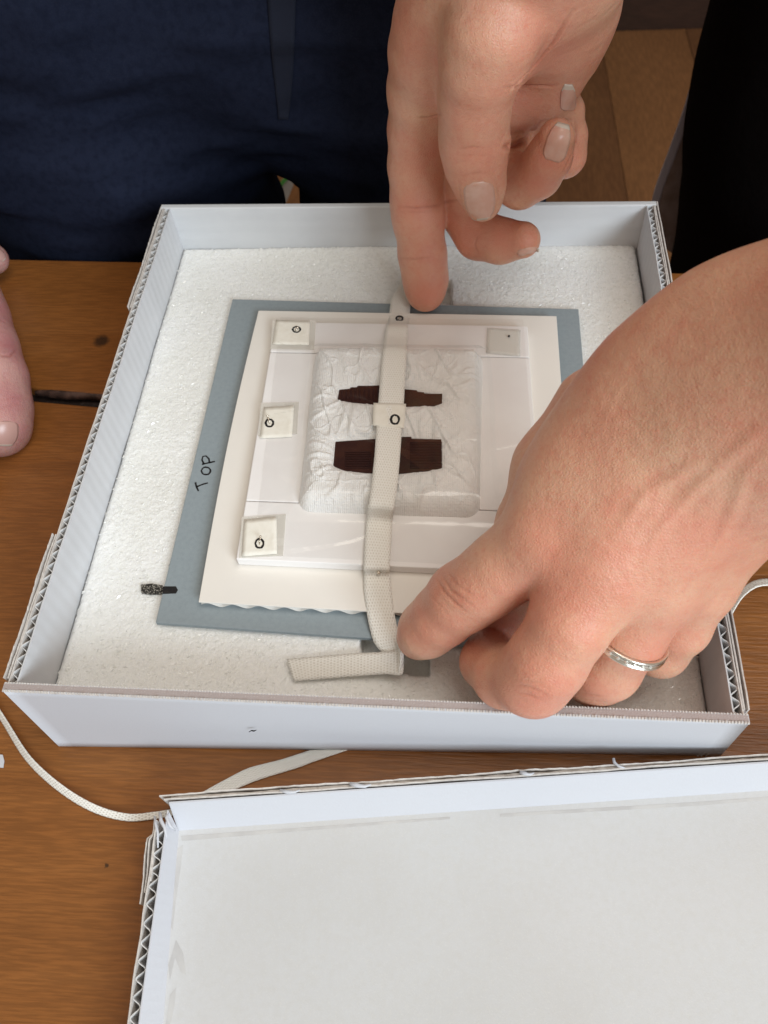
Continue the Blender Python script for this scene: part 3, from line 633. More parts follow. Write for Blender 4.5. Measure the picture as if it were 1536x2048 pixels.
new('torn_layer',*strip_wall(wav(rimp(-2,1.4),rimp(269,1.4),.12,120,1),.5,.6,LH+.2,.18),M['liner'],bwl)
new('torn_layer',*strip_wall(wav(rimp(-4,3.3),rimp(269,3.0),.2,120,5),.5,.6,LH-.3,.25),M['liner'],bwl)
new('core',*strip_wall(wav(rimp(0,2.3),rimp(269,2.2),.12,100,9),1.0,.6,LH-1.4,.5),M['liner'],bwl)
# peeled paper shreds on the rim
def shred(px,z,w,h,nm='peeled_shred'):
    P=[at(x,y,z+dz) for x,y,dz in px]; V,F=tube(P,[w,w*1.2,w*.8,w*.4][:len(P)],5); return new(nm,V,F,M['card'],bwl,True)
shred([(1227,1517,-.5),(1229,1526,0),(1238,1533,.6),(1250,1536,.6)],LH,.5,1)
shred([(1040,1545,0),(1050,1547,.6),(1060,1549,.6),(1068,1546,.3)],LH,.6,1)
shred([(700,1568,0),(715,1571,.5),(730,1573,.5),(742,1569,.3)],LH,.7,1)
shred([(560,1581,0),(575,1584,.5),(590,1584,.5),(600,1580,.3)],LH,.6,1)
lw_in=lambda v: (-0.8+ min(1,-v/60)*-3.2)
vs=np.linspace(0,-290,90)
top=[lp(lw_in(v),v) for v in vs]; 
V=[]
for v in vs:
    t=lp(lw_in(v),v+4.6*math.exp(v/5)); b=lp(.0,v); 
    V+=[(*b,2.8),(*t,LH),(*(t-lx*.4),LH),(*(b-lx*.4),2.8)]
F=[[4*i+j,4*i+(j+1)%4,4*i+4+(j+1)%4,4*i+4+j] for i in range(len(vs)-1) for j in range(4)]+[[3,2,1,0]]
lw=new('side_wall',V,F,M['card'],ld)
new('outer_liner',*strip_wall([lp(lw_in(v)-3.9+.15*sin(v*.3),v) for v in vs],.5,.6,LH-.1,.2),M['liner'],lw)
nn=600; new('flute',*strip_wall([lp(lw_in(v)-2.1+1.35*sin(-v*2*pi/5.6+.5*sin(v*.2)),v) for v in np.linspace(-1,-290,nn)],.3,.6,LH-.7,.12),M['flute'],lw)
for k_,off_ in enumerate((5.2,6.9,8.2)):
    vv=np.linspace(1.5,-19-k_*3.5,20)
    new('torn_tab',*strip_wall([lp(-off_+.18*sin(v*.35+k_)+(.0 if k_ else .2)+ (1.6 if v>-4 else 0)*k_*.6,v) for v in vv],.45,LH-13,LH-.3-k_*.7,.25),M['liner'],lw)
new('corner_crumple',*join([tube([(*lp(-4,4),LH-.5),(*lp(-3,1),LH+.6),(*lp(-1.5,-1.5),LH+.2),(*lp(-.6,-5),LH-.4)],[.5,.7,.6,.3],6),tube([(*lp(-6,3),LH-1),(*lp(-5,0),LH),(*lp(-4,-3),LH-.2),(*lp(-3.6,-8),LH-.8)],[.4,.6,.5,.3],6),tube([(*lp(-1,4),LH-.8),(*lp(-1.2,2),LH+.3),(*lp(.2,-.8),LH-.2),(*lp(1.,-1.5),LH-5)],[.4,.6,.5,.3],6)]),M['card'],ld,True)

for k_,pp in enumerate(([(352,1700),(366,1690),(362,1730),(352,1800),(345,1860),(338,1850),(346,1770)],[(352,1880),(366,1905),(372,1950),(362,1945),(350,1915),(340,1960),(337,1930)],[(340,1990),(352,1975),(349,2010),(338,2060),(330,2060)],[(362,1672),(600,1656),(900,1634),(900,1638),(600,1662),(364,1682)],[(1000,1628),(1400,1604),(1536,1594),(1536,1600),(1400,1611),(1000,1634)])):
    q=[at(x,y,3.02) for x,y in pp]; new('stain_and_edge_shade',*prism([p+[0,0,.06] for p in q],[p-[0,0,.1] for p in q]),M['stain_shade'],ld)  # glue streaks, plus soft shading along the lid edges painted in as grey
# ------------------------------------------------------------ ties lying on the table
def cord(rows,label,zs,w_=None):
    A=[at(r[0],r[1],z) for r,z in zip(rows,zs)];B=[at(r[2],r[3],z+r[4]) for r,z in zip(rows,zs)]
    o=ribbon('cotton_tie',A,B,M['twill'],None,.5,base=at(rows[0][0],rows[0][1],0)); return tag(o,label,'tie','cotton ties of the boxes on the table')
cord([(-60,1310,-52,1310,3),(-30,1390,-22,1385,3),(5,1448,14,1444,3),(50,1520,60,1514,3),(110,1578,122,1570,2.5),(180,1622,190,1610,2),(250,1642,254,1628,1.5),(310,1638,309,1624,1),(350,1630,348,1617,1)],'thin cream cotton tie curling from the left of the box to the lid corner',[1.2,1.2,1.2,1.2,1,1,.9,.9,.9])
cord([(620,1500,700,1498,0),(565,1518,625,1524,0),(530,1527,590,1537,0),(492,1538,540,1552,0),(445,1562,500,1566,0),(398,1588,450,1588,0),(350,1615,400,1615,0)],'flat cream cotton tie crossing from under the box to the lid',[.9]*7)
cord([(1440,1240,1452,1250,2),(1466,1200,1476,1206,2),(1490,1172,1496,1184,2),(1520,1158,1522,1171,2),(1560,1160,1560,1173,2),(1640,1180,1640,1193,2)],'short cream cotton tie curling out right of the box',[1.2]*6)
q=[at(x,y,.3) for x,y in ((-14,1508),(6,1510),(9,1522),(7,1536),(-14,1534))]
tag(new('paper_scrap',*prism([p+[0,0,.35] for p in q],q),M['card'],base=q[0]),'tiny white paper scrap on the table at the left below the box','scrap')

# ------------------------------------------------------------ bodies: signed distance fields turned into one surface
class Field:
    def __init__(s, lo, hi, h):
        s.h=h; s.lo=np.array(lo,float); s.n=np.ceil((np.array(hi)-s.lo)/h).astype(int)+1
        s.ax=[(s.lo[i]+h*np.arange(s.n[i])).astype(np.float32) for i in range(3)]; s.f=np.full(s.n,30,np.float32)
    def like(s):
        o=Field.__new__(Field); o.h=s.h;o.lo=s.lo;o.n=s.n;o.ax=s.ax;o.f=np.full(s.n,30,np.float32); return o
    def box(s,lo,hi):
        a=np.clip(np.floor((np.array(lo)-s.lo)/s.h).astype(int),0,s.n); b=np.clip(np.ceil((np.array(hi)-s.lo)/s.h).astype(int)+1,0,s.n)
        if (b<=a).any(): return None
        sl=tuple(slice(a[i],b[i]) for i in range(3))
        return sl,s.ax[0][sl[0]][:,None,None],s.ax[1][sl[1]][None,:,None],s.ax[2][sl[2]][None,None,:]
    def cone(s,a,b,ra,rb,k,flat=None):
        a=np.array(a,float);b=np.array(b,float); R=max(ra,rb)+max(k,2)+3; bb=s.box(np.minimum(a,b)-R,np.maximum(a,b)+R)
        if bb is None: return
        sl,X,Y,Z=bb; d=b-a; dd=float(d@d)+1e-9; px,py,pz=X-a[0],Y-a[1],Z-a[2]
        t=np.clip((px*d[0]+py*d[1]+pz*d[2])/dd,0,1); px=px-t*d[0];py=py-t*d[1];pz=pz-t*d[2]; q2=px*px+py*py+pz*pz
        if flat is not None:
            nrm,sc_=flat; nrm=np.array(nrm)/np.linalg.norm(nrm); pn=px*nrm[0]+py*nrm[1]+pz*nrm[2]; q2=q2+(sc_**2-1)*pn*pn
        g=np.sqrt(q2)-(ra+t*(rb-ra)); s.f[sl]=smin(s.f[sl],g.astype(np.float32),k)
    def chain(s,J,k,flat=None):
        for p,q in zip(J[:-1],J[1:]): s.cone(p[0],q[0],p[1],q[1],k,flat)
    def bump(s,c,r,amp):
        bb=s.box(np.array(c)-2.2*r,np.array(c)+2.2*r)
        if bb is None: return
        sl,X,Y,Z=bb; s.f[sl]-=(amp*np.exp(-((X-c[0])**2+(Y-c[1])**2+(Z-c[2])**2)/(r*r))).astype(np.float32)
def smin(a,b,k):
    h=np.maximum(k-np.abs(a-b),0)/k; return np.minimum(a,b)-h*h*k*.25
def nets(F):
    f=F.f; n=f.shape; ins=f<0
    c=np.zeros((n[0]-1,n[1]-1,n[2]-1),np.int8)
    for i in (0,1):
        for j in (0,1):
            for k in (0,1): c+=ins[i:n[0]-1+i,j:n[1]-1+j,k:n[2]-1+k]
    act=(c>0)&(c<8); I=np.argwhere(act); idm=np.full(act.shape,-1,np.int64); idm[act]=np.arange(len(I))
    S=np.zeros((len(I),3)); W=np.zeros(len(I)); co=[(i,j,k) for i in (0,1) for j in (0,1) for k in (0,1)]
    val={q:f[I[:,0]+q[0],I[:,1]+q[1],I[:,2]+q[2]].astype(float) for q in co}
    for q in co:
        for axn in range(3):
            if q[axn]==0:
                r=list(q); r[axn]=1; r=tuple(r); a=val[q]; b=val[r]; m=(a<0)!=(b<0); t=np.where(m,a/(a-b+1e-20),0)
                p=np.array(q,float)[None,:].repeat(len(I),0); p[:,axn]+=t; S+=p*m[:,None]; W+=m
    V=F.lo+F.h*(I+S/W[:,None]); faces=[]
    for axn in range(3):
        sl0=[slice(None)]*3; sl1=[slice(None)]*3; sl0[axn]=slice(0,-1); sl1[axn]=slice(1,None)
        a=ins[tuple(sl0)]; b=ins[tuple(sl1)]; E_=np.argwhere(a!=b); o1,o2=[x for x in range(3) if x!=axn]
        ok=(E_[:,o1]>0)&(E_[:,o2]>0)&(E_[:,o1]<n[o1]-1)&(E_[:,o2]<n[o2]-1); E_=E_[ok]
        def g(d1,d2):
            q=E_.copy(); q[:,o1]-=d1; q[:,o2]-=d2; return idm[q[:,0],q[:,1],q[:,2]]
        quad=np.stack([g(1,1),g(0,1),g(0,0),g(1,0)],1); flip=a[tuple(E_.T)]
        if axn==1: flip=~flip
        quad[~flip]=quad[~flip][:,::-1]; faces.append(quad)
    return V,np.vstack(faces)
def J(*rows):
    """rows: px, py, z, radius in px -> (point, radius mm)"""
    out=[]
    for x,y,z,r in rows:
        p=at(x,y,z); out.append((p,r/pxmm(p)))
    return out
def vnorm(V,F):
    A=V[F[:,0]];n=np.cross(V[F[:,2]]-A,V[F[:,3]]-V[F[:,1]]); N=np.zeros_like(V)
    for j in range(4): np.add.at(N,F[:,j],n)
    return N/(np.linalg.norm(N,axis=1)[:,None]+1e-9)
def smooth_mesh(V,F,it=2):
    for _ in range(it):
        S=np.zeros_like(V); W=np.zeros(len(V))
        for j in range(4):
            for k in (1,3): np.add.at(S,F[:,j],V[F[:,(j+k)%4]]); np.add.at(W,F[:,j],1)
        V=V*.45+.55*S/W[:,None]
    return V
def detail(V,F,creases=(),reds=()):
    """creases: (pixel polyline, width mm, depth mm, darkness); found on the surface, then cut in"""
    tree=BVHTree.FromPolygons(V.tolist(),F.tolist())
    def hit(px,py):
        h=tree.ray_cast(Vector(CP),Vector(ray(px,py)).normalized(),900); return None if h[0] is None else np.array(h[0])
    N=vnorm(V,F); disp=np.zeros(len(V)); cr=np.zeros(len(V)); rd=np.zeros(len(V))
    for pl_,wd,dp_,dk in creases:
        pts=[]
        for (a,b) in zip(pl_[:-1],pl_[1:]):
            for t in np.linspace(0,1,22):
                h=hit(a[0]+(b[0]-a[0])*t,a[1]+(b[1]-a[1])*t)
                if h is not None: pts.append(h)
        if len(pts)<2: continue
        pts=np.array(pts); sel=np.where(((V>pts.min(0)-5)&(V<pts.max(0)+5)).all(1))[0]
        if not len(sel): continue
        D=np.linalg.norm(V[sel][:,None]-pts[None],axis=2); d=D.min(1); k_=D.argmin(1); end=np.sin(np.pi*np.clip((k_+1)/(len(pts)+1),0,1))**.5
        g=np.exp(-(d/wd)**2)*end; disp[sel]-=dp_*g; disp[sel]+=dp_*.35*np.exp(-((d-2.2*wd)/wd)**2)*end; cr[sel]=np.maximum(cr[sel],dk*g)
    for (px,py,r,a) in reds:
        h=hit(px,py)
        if h is None: continue
        d=np.linalg.norm(V-h,axis=1); rd=np.maximum(rd,a*np.exp(-(d/r)**2))
    return V+N*disp[:,None],cr,rd,tree,N
def nail(tree,parent,tip,base_,wpx,mt='nail',free=.14,lift=.22,name='fingernail',rise=2):
    """a nail plate laid on the fingertip: pixel points of its free end and its cuticle, width in px"""
    tip=np.array(tip,float);base_=np.array(base_,float); ax_=tip-base_; L=np.linalg.norm(ax_); ax_/=L; sd_=np.array([-ax_[1],ax_[0]])
    nu,nv=13,17; V=[];ok=True
    for i in range(nv):
        t=i/(nv-1); wd=wpx/2*(1-(max(0,.22-t)/.22)**2.2*.45)*(1-(max(0,t-.5)/.5)**2.0*.52)
        for j in range(nu):
            s=-1+2*j/(nu-1); q=base_+ax_*L*(t-(.10*s*s if t<.3 else 0)*0)+sd_*wd*s
            h=tree.ray_cast(Vector(CP),Vector(ray(*q)).normalized(),900)
            V.append(np.array(h[0]) if h[0] is not None else np.array([np.nan]*3))
    V=np.array(V); bad=np.isnan(V[:,0]); 
    if bad.any():
        good=V[~bad]; c=good.mean(0)
        for i in np.where(bad)[0]:
            # project onto the plane at the mean depth
            row,col=divmod(i,nu); s=-1+2*col/(nu-1); t=row/(nv-1); wd=wpx/2; q=base_+ax_*L*t+sd_*wd*s; d=ray(*q); dep=((c-CP)@RM)[2]; V[i]=CP+d*(-dep)
    G=V.reshape(nv,nu,3)
    for _ in range(rise):   # a nail is smoother than the finger under it
        G[1:-1,1:-1]=(G[:-2,1:-1]+G[2:,1:-1]+G[1:-1,:-2]+G[1:-1,2:])/4
    nn_=np.cross(G[:,-1]-G[:,0],(G[-1]-G[0]).mean(0)); nn_/=np.linalg.norm(nn_,axis=1)[:,None]
    if (nn_.mean(0)@(CP-G.mean((0,1))))<0: nn_=-nn_
    s=np.linspace(-1,1,nu); prof_=(lift+.28*(1-s**2))
    G=G+nn_[:,None,:]*prof_[None,:,None]
    edge=np.linspace(0,1,nv)<.07; G[0]-=nn_[0]*.25
    V=G.reshape(-1,3); F=[[i*nu+j,i*nu+j+1,(i+1)*nu+j+1,(i+1)*nu+j] for i in range(nv-1) for j in range(nu-1)]
    fm=[1 if i/(nv-2)>1-free+.05*abs(j-(nu-2)/2)/(nu/2)*-1 else 0 for i in range(nv-1) for j in range(nu-1)]
    o=new(name,V,F,None,parent,True,mats=[M[mt],M['nailtip']],fm=fm); m_=o.modifiers.new('thickness','SOLIDIFY'); m_.thickness=.45*MM; m_.offset=-1 if rise%2==0 else -1
    return o

# ---- person in black: both hands on the mount
pb=thing('person','person in black clothes leaning in with both bare hands on the twill tape','person',(430,470,-740))
# left hand (lower right of the picture)
G=Field((120,-30,16),(312,200,215),.85)
palm=G.like()
c1=J((1090,1082,97,80),(1155,992,103,104),(1240,903,111,131),(1350,796,127,155),(1490,708,143,171),(1720,612,170,197))
c2=J((1205,1140,98,80),(1270,1020,108,104),(1350,930,120,106),(1490,830,140,132),(1740,700,172,175))
c3=J((1308,1165,90,70),(1360,1050,102,86),(1435,950,116,104),(1600,830,142,140))
c4=J((1392,1170,80,56),(1428,1078,90,66),(1478,985,104,84),(1600,890,135,108),(1850,780,172,160))
for c_ in (c1,c2,c3,c4): palm.chain(c_,16)
th_=J((1200,830,92,100),(1108,935,80,74),(1062,1050,64,66),(1015,1180,50,56),(1000,1250,40,46))
palm.chain(th_[:2],16)
fing=G.like()
def addf(rows,k=5): 
    g_=G.like(); g_.chain(J(*rows),k); return g_
fs=[addf([(1100,1075,94,78),(1010,1135,84,72),(965,1170,76,67),(925,1195,67,67),(885,1232,55,58),(855,1258,45,53),(838,1275,37,45)]),
    addf([(1205,1140,96,78),(1140,1245,86,78),(1095,1320,74,75),(1066,1356,64,73),(1010,1352,52,60),(975,1325,44,50),(985,1278,36,46)]),
    addf([(1312,1170,88,70),(1260,1270,72,66),(1215,1335,56,62),(1190,1350,46,58),(1140,1330,34,48)]),
    addf([(1400,1180,78,56),(1360,1250,64,56),(1322,1300,50,50),(1295,1305,40,42)]),
    addf([(1108,935,80,72),(1062,1050,64,66),(1015,1180,50,56),(1000,1250,40,46)])]
ringf=fs[2]
for g_ in fs: fing.f=smin(fing.f,g_.f,1.3)
G.f=smin(palm.f,fing.f,9)
for (x,y,z,r,a_) in ((1085,1060,104,9,1.6),(1205,1110,108,9,1.6),(1315,1140,100,8,1.2),(1068,1340,74,8,.7)): G.bump(at(x,y,z),r,a_)
for (p,q) in (((1150,1070,108),(1290,900,130)),((1262,1100,105),(1370,930,130))):   # hollows between the tendons
    for t in np.linspace(0,1,8): G.bump(at(*(np.array(p)*(1-t)+np.array(q)*t)),8,-.45*(1-t*.5))
V1,F1=nets(G); V1=smooth_mesh(V1,F1,2)
cre=[([(875,1160),(890,1185),(915,1210),(935,1225)],.5,.40,.5),([(885,1150),(902,1180),(930,1200),(948,1215)],.45,.35,.4),([(898,1145),(915,1170),(945,1190)],.4,.3,.3),([(860,1190),(880,1210),(900,1235)],.4,.2,.2),
 ([(1030,1370),(1055,1372),(1085,1385),(1100,1398)],.4,.3,.3),([(1035,1385),(1060,1390),(1085,1402)],.4,.3,.3),([(1045,1358),(1075,1366),(1100,1380)],.35,.2,.2),
 ([(1160,1385),(1190,1390),(1215,1393)],.4,.28,.3),([(1150,1394),(1180,1400),(1200,1402)],.35,.2,.2),([(1292,1328),(1310,1336),(1325,1338)],.4,.25,.3),
 ([(990,1290),(1005,1270),(1020,1255)],.4,.2,.3),([(970,960),(985,940),(980,985)],.5,.3,.4)]
for i in range(14):  # fine skin lines over the wrist
    x=1330+i*17; cre.append(([(x,560+i*4-4*(i%3)),(x+45,640+i*6),(x+75,720+i*8)],.55,.07,.06))
red=[(1090,1080,13,.55),(1205,1130,12,.35),(1240,1110,9,.5),(1310,1180,9,.35),(920,1195,9,.5),(840,1275,8,.45),(1075,1390,11,.6),(1190,1390,9,.6),(1000,1260,12,.8),(1010,980,14,.5),(1060,850,16,.35),(1240,1190,9,.4),(1380,1230,10,.4),(1100,1250,12,.35)]
for pl_ in ([(1285,1130),(1320,1060),(1385,985),(1460,915),(1536,850)],[(1235,1065),(1290,990),(1380,935),(1450,915)],[(1395,1150),(1440,1080),(1470,1010),(1500,930)]): cre.append((pl_,1.5,-.38,.0))
for i in range(9):   # creases fanning over the knuckles
    x=1165+i*17; cre.append(([(x,1150-i*3+6*(i%2)),(x+18,1168-i*3),(x+26,1190-i*3)],.35,.12,.12))
for (a_,b_) in (((985,1190),(1090,1120)),((1150,1260),(1235,1180))):
    for i in range(6):
        t=i/5; cre.append(([(a_[0]+(b_[0]-a_[0])*t-6,a_[1]+(b_[1]-a_[1])*t-22),(a_[0]+(b_[0]-a_[0])*t+12,a_[1]+(b_[1]-a_[1])*t+20)],.3,.06,.06))
red+=[(1040,1370,22,.45),(870,1240,20,.4),(1150,1230,18,.3),(1270,1130,22,.35),(1090,1150,20,.3),(1320,1310,12,.5),(1010,900,18,.4)]
V1,cr1,rd1,tr1,_=detail(V1,F1,cre,red)
# right hand (top of the picture)
G=Field((95,180,22),(275,330,235),.85)
palm=G.like()
palm.chain(J((868,110,146,84),(900,40,160,96),(960,-60,180,120),(1030,-240,215,150)),14)
palm.chain(J((930,150,140,72),(985,60,158,100),(1040,-60,182,122),(1120,-240,215,150)),14)
palm.chain(J((1075,150,128,52),(1110,90,140,78),(1125,10,158,98),(1140,-100,185,118),(1180,-240,215,140)),14)
palm.chain(J((1015,245,100,44),(1062,292,90,36)),6)
palm.chain(J((1000,215,118,46),(1060,200,118,44),(1105,175,124,48)),10)
thb=G.like(); thb.chain(J((1000,0,178,92),(985,60,172,92),(965,125,160,80),(950,200,143,68),(948,250,131,63),(948,292,122,62),(952,335,112,54),(962,378,102,43),(966,408,96,33)),6)
fing=G.like()
fs=[addf([(862,110,144,80),(853,180,128,75),(839,260,108,60),(832,330,92,53),(834,400,77,50),(837,440,69,48),(845,510,53,45),(851,560,42,42),(851,586,37,37)]),
    addf([(950,190,122,62),(928,300,94,56),(925,380,76,50),(935,430,66,46),(958,470,62,45),(1000,482,65,41),(1045,480,70,36)]),
    addf([(1010,230,106,50),(1000,330,92,50),(1040,368,92,44),(1076,348,100,44),(1098,315,110,42),(1113,276,120,37)]),
    addf([(1080,190,114,38),(1118,300,88,44),(1130,312,88,37),(1141,270,98,29),(1139,220,110,25),(1136,198,116,21)])]
for g_ in fs: fing.f=smin(fing.f,g_.f,1.3)
G.f=smin(palm.f,fing.f,6); G.f=smin(G.f,thb.f,4)
G.bump(at(948,290,134),7,.5); G.bump(at(840,250,118),8,-.5)
V2,F2=nets(G); V2=smooth_mesh(V2,F2,2)
cre=[([(795,412),(830,416),(870,412),(884,408)],.5,.45,.55),([(800,422),(835,425),(880,420)],.4,.2,.3),([(800,516),(830,518),(865,514)],.45,.35,.4),([(835,236),(860,234),(882,228)],.5,.5,.6),
 ([(920,298),(945,293),(968,296)],.4,.35,.35),([(915,312),(945,310),(985,312)],.35,.22,.2),([(905,325),(940,322),(990,326)],.35,.2,.15),([(925,345),(960,342),(990,346)],.3,.12,.1),
 ([(886,405),(900,402),(916,400)],.5,.5,.6),([(1145,20),(1110,80),(1070,130),(1015,185)],.8,.9,.6),([(1010,176),(1060,170),(1110,172)],.7,.7,.6),([(1008,293),(1030,290),(1048,281),(1066,256)],1.1,1.8,1.0),([(1149,236),(1152,270),(1146,305),(1125,345)],.5,.6,.5),([(1062,268),(1080,243),(1110,235),(1145,240)],.45,.4,.5),
 ([(955,470),(950,490),(958,510)],.4,.4,.4)]
for i in range(10): cre.append(([(862+i%3*4,440+i*6),(864+i%2*5,470+i*6)],.25,.12,.05))
red=[(835,420,12,.6),(850,590,13,.75),(850,500,12,.4),(865,210,9,.5),(1010,480,11,.7),(1060,485,8,.6),(1080,370,10,.7),(1100,320,8,.55),(948,300,10,.35),(985,110,12,.15),(1120,100,14,.4),(1040,200,12,.45),(1120,270,7,.5),(1150,300,8,.5),(905,440,9,.55),(870,300,8,.4)]
for x0,y0,w0 in ((812,150,60),(800,300,50),(905,200,90),(900,240,95),(1010,90,70),(900,100,60)):
    for i in range(5): cre.append(([(x0,y0+i*9),(x0+w0*.5,y0+i*9+3),(x0+w0,y0+i*9-2)],.3,.06,.05))
cre+=[([(925,352),(940,347),(960,345),(985,349)],.35,.25,.35),([(918,360),(921,390),(930,425)],.35,.3,.35),([(990,358),(997,390),(990,425)],.35,.3,.35)]
red+=[(840,540,22,.4),(835,330,18,.3),(930,480,14,.5),(1130,330,12,.4),(955,250,16,.25),(1090,60,18,.3)]
V2,cr2,rd2,tr2,_=detail(V2,F2,cre,red)
# forearms outside the picture up to the sleeves
L1=J((1700,612,170,195),)[0]; R1=J((1100,-240,215,150),)[0]
el_l=np.array([400.,215,235]); sh_l=np.array([520.,330,540]); el_r=np.array([300.,380,330]); sh_r=np.array([330.,560,600])
GA=Field((150,-60,60),(560,640,640),4.0)
V=np.vstack([V1,V2]); F=np.vstack([F1,F2+len(V1)])
GA.cone(J((1790,700,174,150))[0][0],el_l,25,36,6); VA,FA=nets(GA)
GB=Field((100,180,150),(400,640,640),4.0); GB.cone(J((1075,-190,203,130))[0][0],el_r,24,34,6); VB,FB=nets(GB)
na=len(V); V=np.vstack([V,VA,VB]); F=np.vstack([F,FA+na,FB+na+len(VA)])
z0_=np.zeros(len(VA)+len(VB))
body=new('body',V,F,M['skin'],pb,True,attrs={'crease':np.concatenate([cr1,cr2,z0_]),'red':np.concatenate([rd1,rd2,z0_])})
# nails of the right hand
nail(tr2,pb,(964,440),(956,364),62,free=0,lift=.08,name='thumbnail')
nail(tr2,pb,(1127,246),(1104,322),48,free=.09)
nail(tr2,pb,(1137,168),(1135,222),32,free=.16)
nail(tr2,pb,(1076,497),(1034,507),13,free=0,lift=.03)
# clothes
GS=Field((150,100,-100),(760,900,760),7)
GS.cone(el_l+[20,10,10],sh_l,46,66,20); GS.cone(el_r+[6,20,20],sh_r,44,64,20)
GS.cone((466,470,120),(466,470,560),140,170,40,((.3,1,0),1.25)); GS.cone((450,480,560),(440,430,640),150,110,40,((.3,1,0),1.3))
Vs,Fs=nets(GS); N_=vnorm(Vs,Fs); Vs=Vs+N_*(vnoise(Vs[:,0]+Vs[:,1],Vs[:,2],60,31)*4)[:,None]
new('shirt',Vs,Fs,M['black'],pb,True)
GT=Field((200,250,-738),(760,760,240),6)
GT.cone((447,455,200),(457,460,-20),136,132,30,((0,1,0),1.15)); GT.cone((440,455,60),(450,480,-700),118,70,20); GT.cone((500,470,60),(560,500,-700),110,70,20)
Vs,Fs=nets(GT); N_=vnorm(Vs,Fs); Vs=Vs+N_*(vnoise(Vs[:,0]+Vs[:,1],Vs[:,2],50,32)*3)[:,None]
new('trousers',Vs,Fs,M['black'],pb,True)
# wedding ring
rc_=J((1262,1288,70,66))[0]; a0=J((1312,1170,88,70))[0][0]; a1=J((1215,1335,56,62))[0][0]; axr=(a1-a0)/np.linalg.norm(a1-a0)
cen=a0+axr*np.dot(rc_[0]-a0,axr); cen=lerp(a0,a1,.66)
cen=J((1246,1262,70,66))[0][0]; u_=np.cross(axr,[0,0,1]);u_/=np.linalg.norm(u_);v_=np.cross(u_,axr); axr2=axr
rg_=thing('wedding_ring','silver wedding band set with small stones on the ring finger','ring',cen)
def samp(Fd,p):
    q=(np.asarray(p)-Fd.lo)/Fd.h; i=np.floor(q).astype(int); t=q-i; v=0
    for a in (0,1):
        for b in (0,1):
            for c in (0,1): v+=Fd.f[i[0]+a,i[1]+b,i[2]+c]*(t[0] if a else 1-t[0])*(t[1] if b else 1-t[1])*(t[2] if c else 1-t[2])
    return v
cen=cen-sum((u_*cos(q)+v_*sin(q))*(samp(ringf,cen+(u_*cos(q)+v_*sin(q))*10)) for q in np.linspace(0,2*pi,16,endpoint=False))/8
V=[];n=72; pf=[(-2.0,-.3),(-2.0,.75),(-1.7,1.05),(-1.1,1.15),(-.95,.8),(.95,.8),(1.1,1.15),(1.7,1.05),(2.0,.75),(2.0,-.3)]
RR_=[]
for i in range(n):
    d_r=u_*cos(2*pi*i/n)+v_*sin(2*pi*i/n); r_=4.
    while r_<15 and samp(ringf,cen+d_r*r_)<0: r_+=.1
    RR_.append(r_)
RR_=np.array(RR_); RR_=sum(np.roll(RR_,k) for k in range(-4,5))/9; rr=RR_.mean()*.5+RR_*.5+.35
for i in range(n):
    a_=2*pi*i/n; d_r=u_*cos(a_)+v_*sin(a_)
    for (s_,h_) in pf: V.append(cen+axr2*s_*.8+d_r*(rr[i]+h_))
m=len(pf); F=[[i*m+j,i*m+(j+1)%m,((i+1)%n)*m+(j+1)%m,((i+1)%n)*m+j] for i in range(n) for j in range(m)]
new('band',V,F,M['silver'],rg_,True)
for i in range(9):
    a_=math.radians(50+i*12); d_r=u_*cos(a_)+v_*sin(a_); c=cen+d_r*(rr[int(round(a_/(2*pi)*n))%n]+1.0); V=[];F=[]
    for k in range(8):
        b_=2*pi*k/8; V.append(c+(axr2*cos(b_)+np.cross(axr2,d_r)*sin(b_))*.68-d_r*.15)
    for k in range(8):
        b_=2*pi*(k+.5)/8; V.append(c+(axr2*cos(b_)+np.cross(axr2,d_r)*sin(b_))*.36+d_r*.25)
    F=[[k,(k+1)%8,8+(k+1)%8,8+k] for k in range(8)]+[list(range(8,16)),list(range(7,-1,-1))]
    new('stone',V,F,M['stone'],rg_)

# ---- person in navy behind the table
pn=thing('person','person in dark navy trousers standing behind the table with fingers resting on its left side','person',(55,390,-740))
GT=Field((-230,282,-738),(330,560,330),4)
GT.cone((138,384,40),(145,400,-700),84,62,5); GT.cone((-61,392,40),(-38,400,-700),97,66,5); GT.cone((-95,398,60),(-80,400,-120),92,80,30)
GT.cone((130,385,170),(137,384,40),92,84,5); GT.cone((-66,394,170),(-60,392,40),102,96,5)
GT.cone((45,392,100),(50,392,330),86,96,30); GT.cone((-80,404,200),(-80,404,330),104,104,30); GT.cone((146,392,200),(146,392,330),92,92,40)
Vs,Fs=nets(GT); Vs=smooth_mesh(Vs,Fs,2)
Ym=Vs[:,1]<400; zz_=Vs[:,2]; xx_=Vs[:,0]
dd_=4.6*vnoise(xx_*.25+zz_*.2,zz_,17,41)+2.2*vnoise(xx_*.3-zz_*.3,zz_,8,42)+1.5*vnoise(xx_,zz_,45,43)
N_=vnorm(Vs,Fs); Vs=Vs+N_*(dd_*np.clip((zz_+80)/60,0,1))[:,None]; Vs[:,1]=np.maximum(Vs[:,1],293.5)
tro=new('trousers',Vs,Fs,M['navy'],pn,True)
trt=BVHTree.FromPolygons(Vs.tolist(),Fs.tolist())
def th(px,py): 
    h=trt.ray_cast(Vector(CP),Vector(ray(px,py)).normalized(),900); return np.array(h[0])
ey_=[(532,-40),(536,0),(540,60),(545,120),(552,180),(558,236)]; ez_=[(590,-40),(592,0),(590,60),(588,120),(584,180),(577,238)]
den=lambda P_: [tuple(np.array(a)*(1-t)+np.array(b)*t) for a,b in zip(P_[:-1],P_[1:]) for t in np.linspace(0,1,8,endpoint=False)]+[P_[-1]]
ey_=den(ey_); ez_=den(ez_)
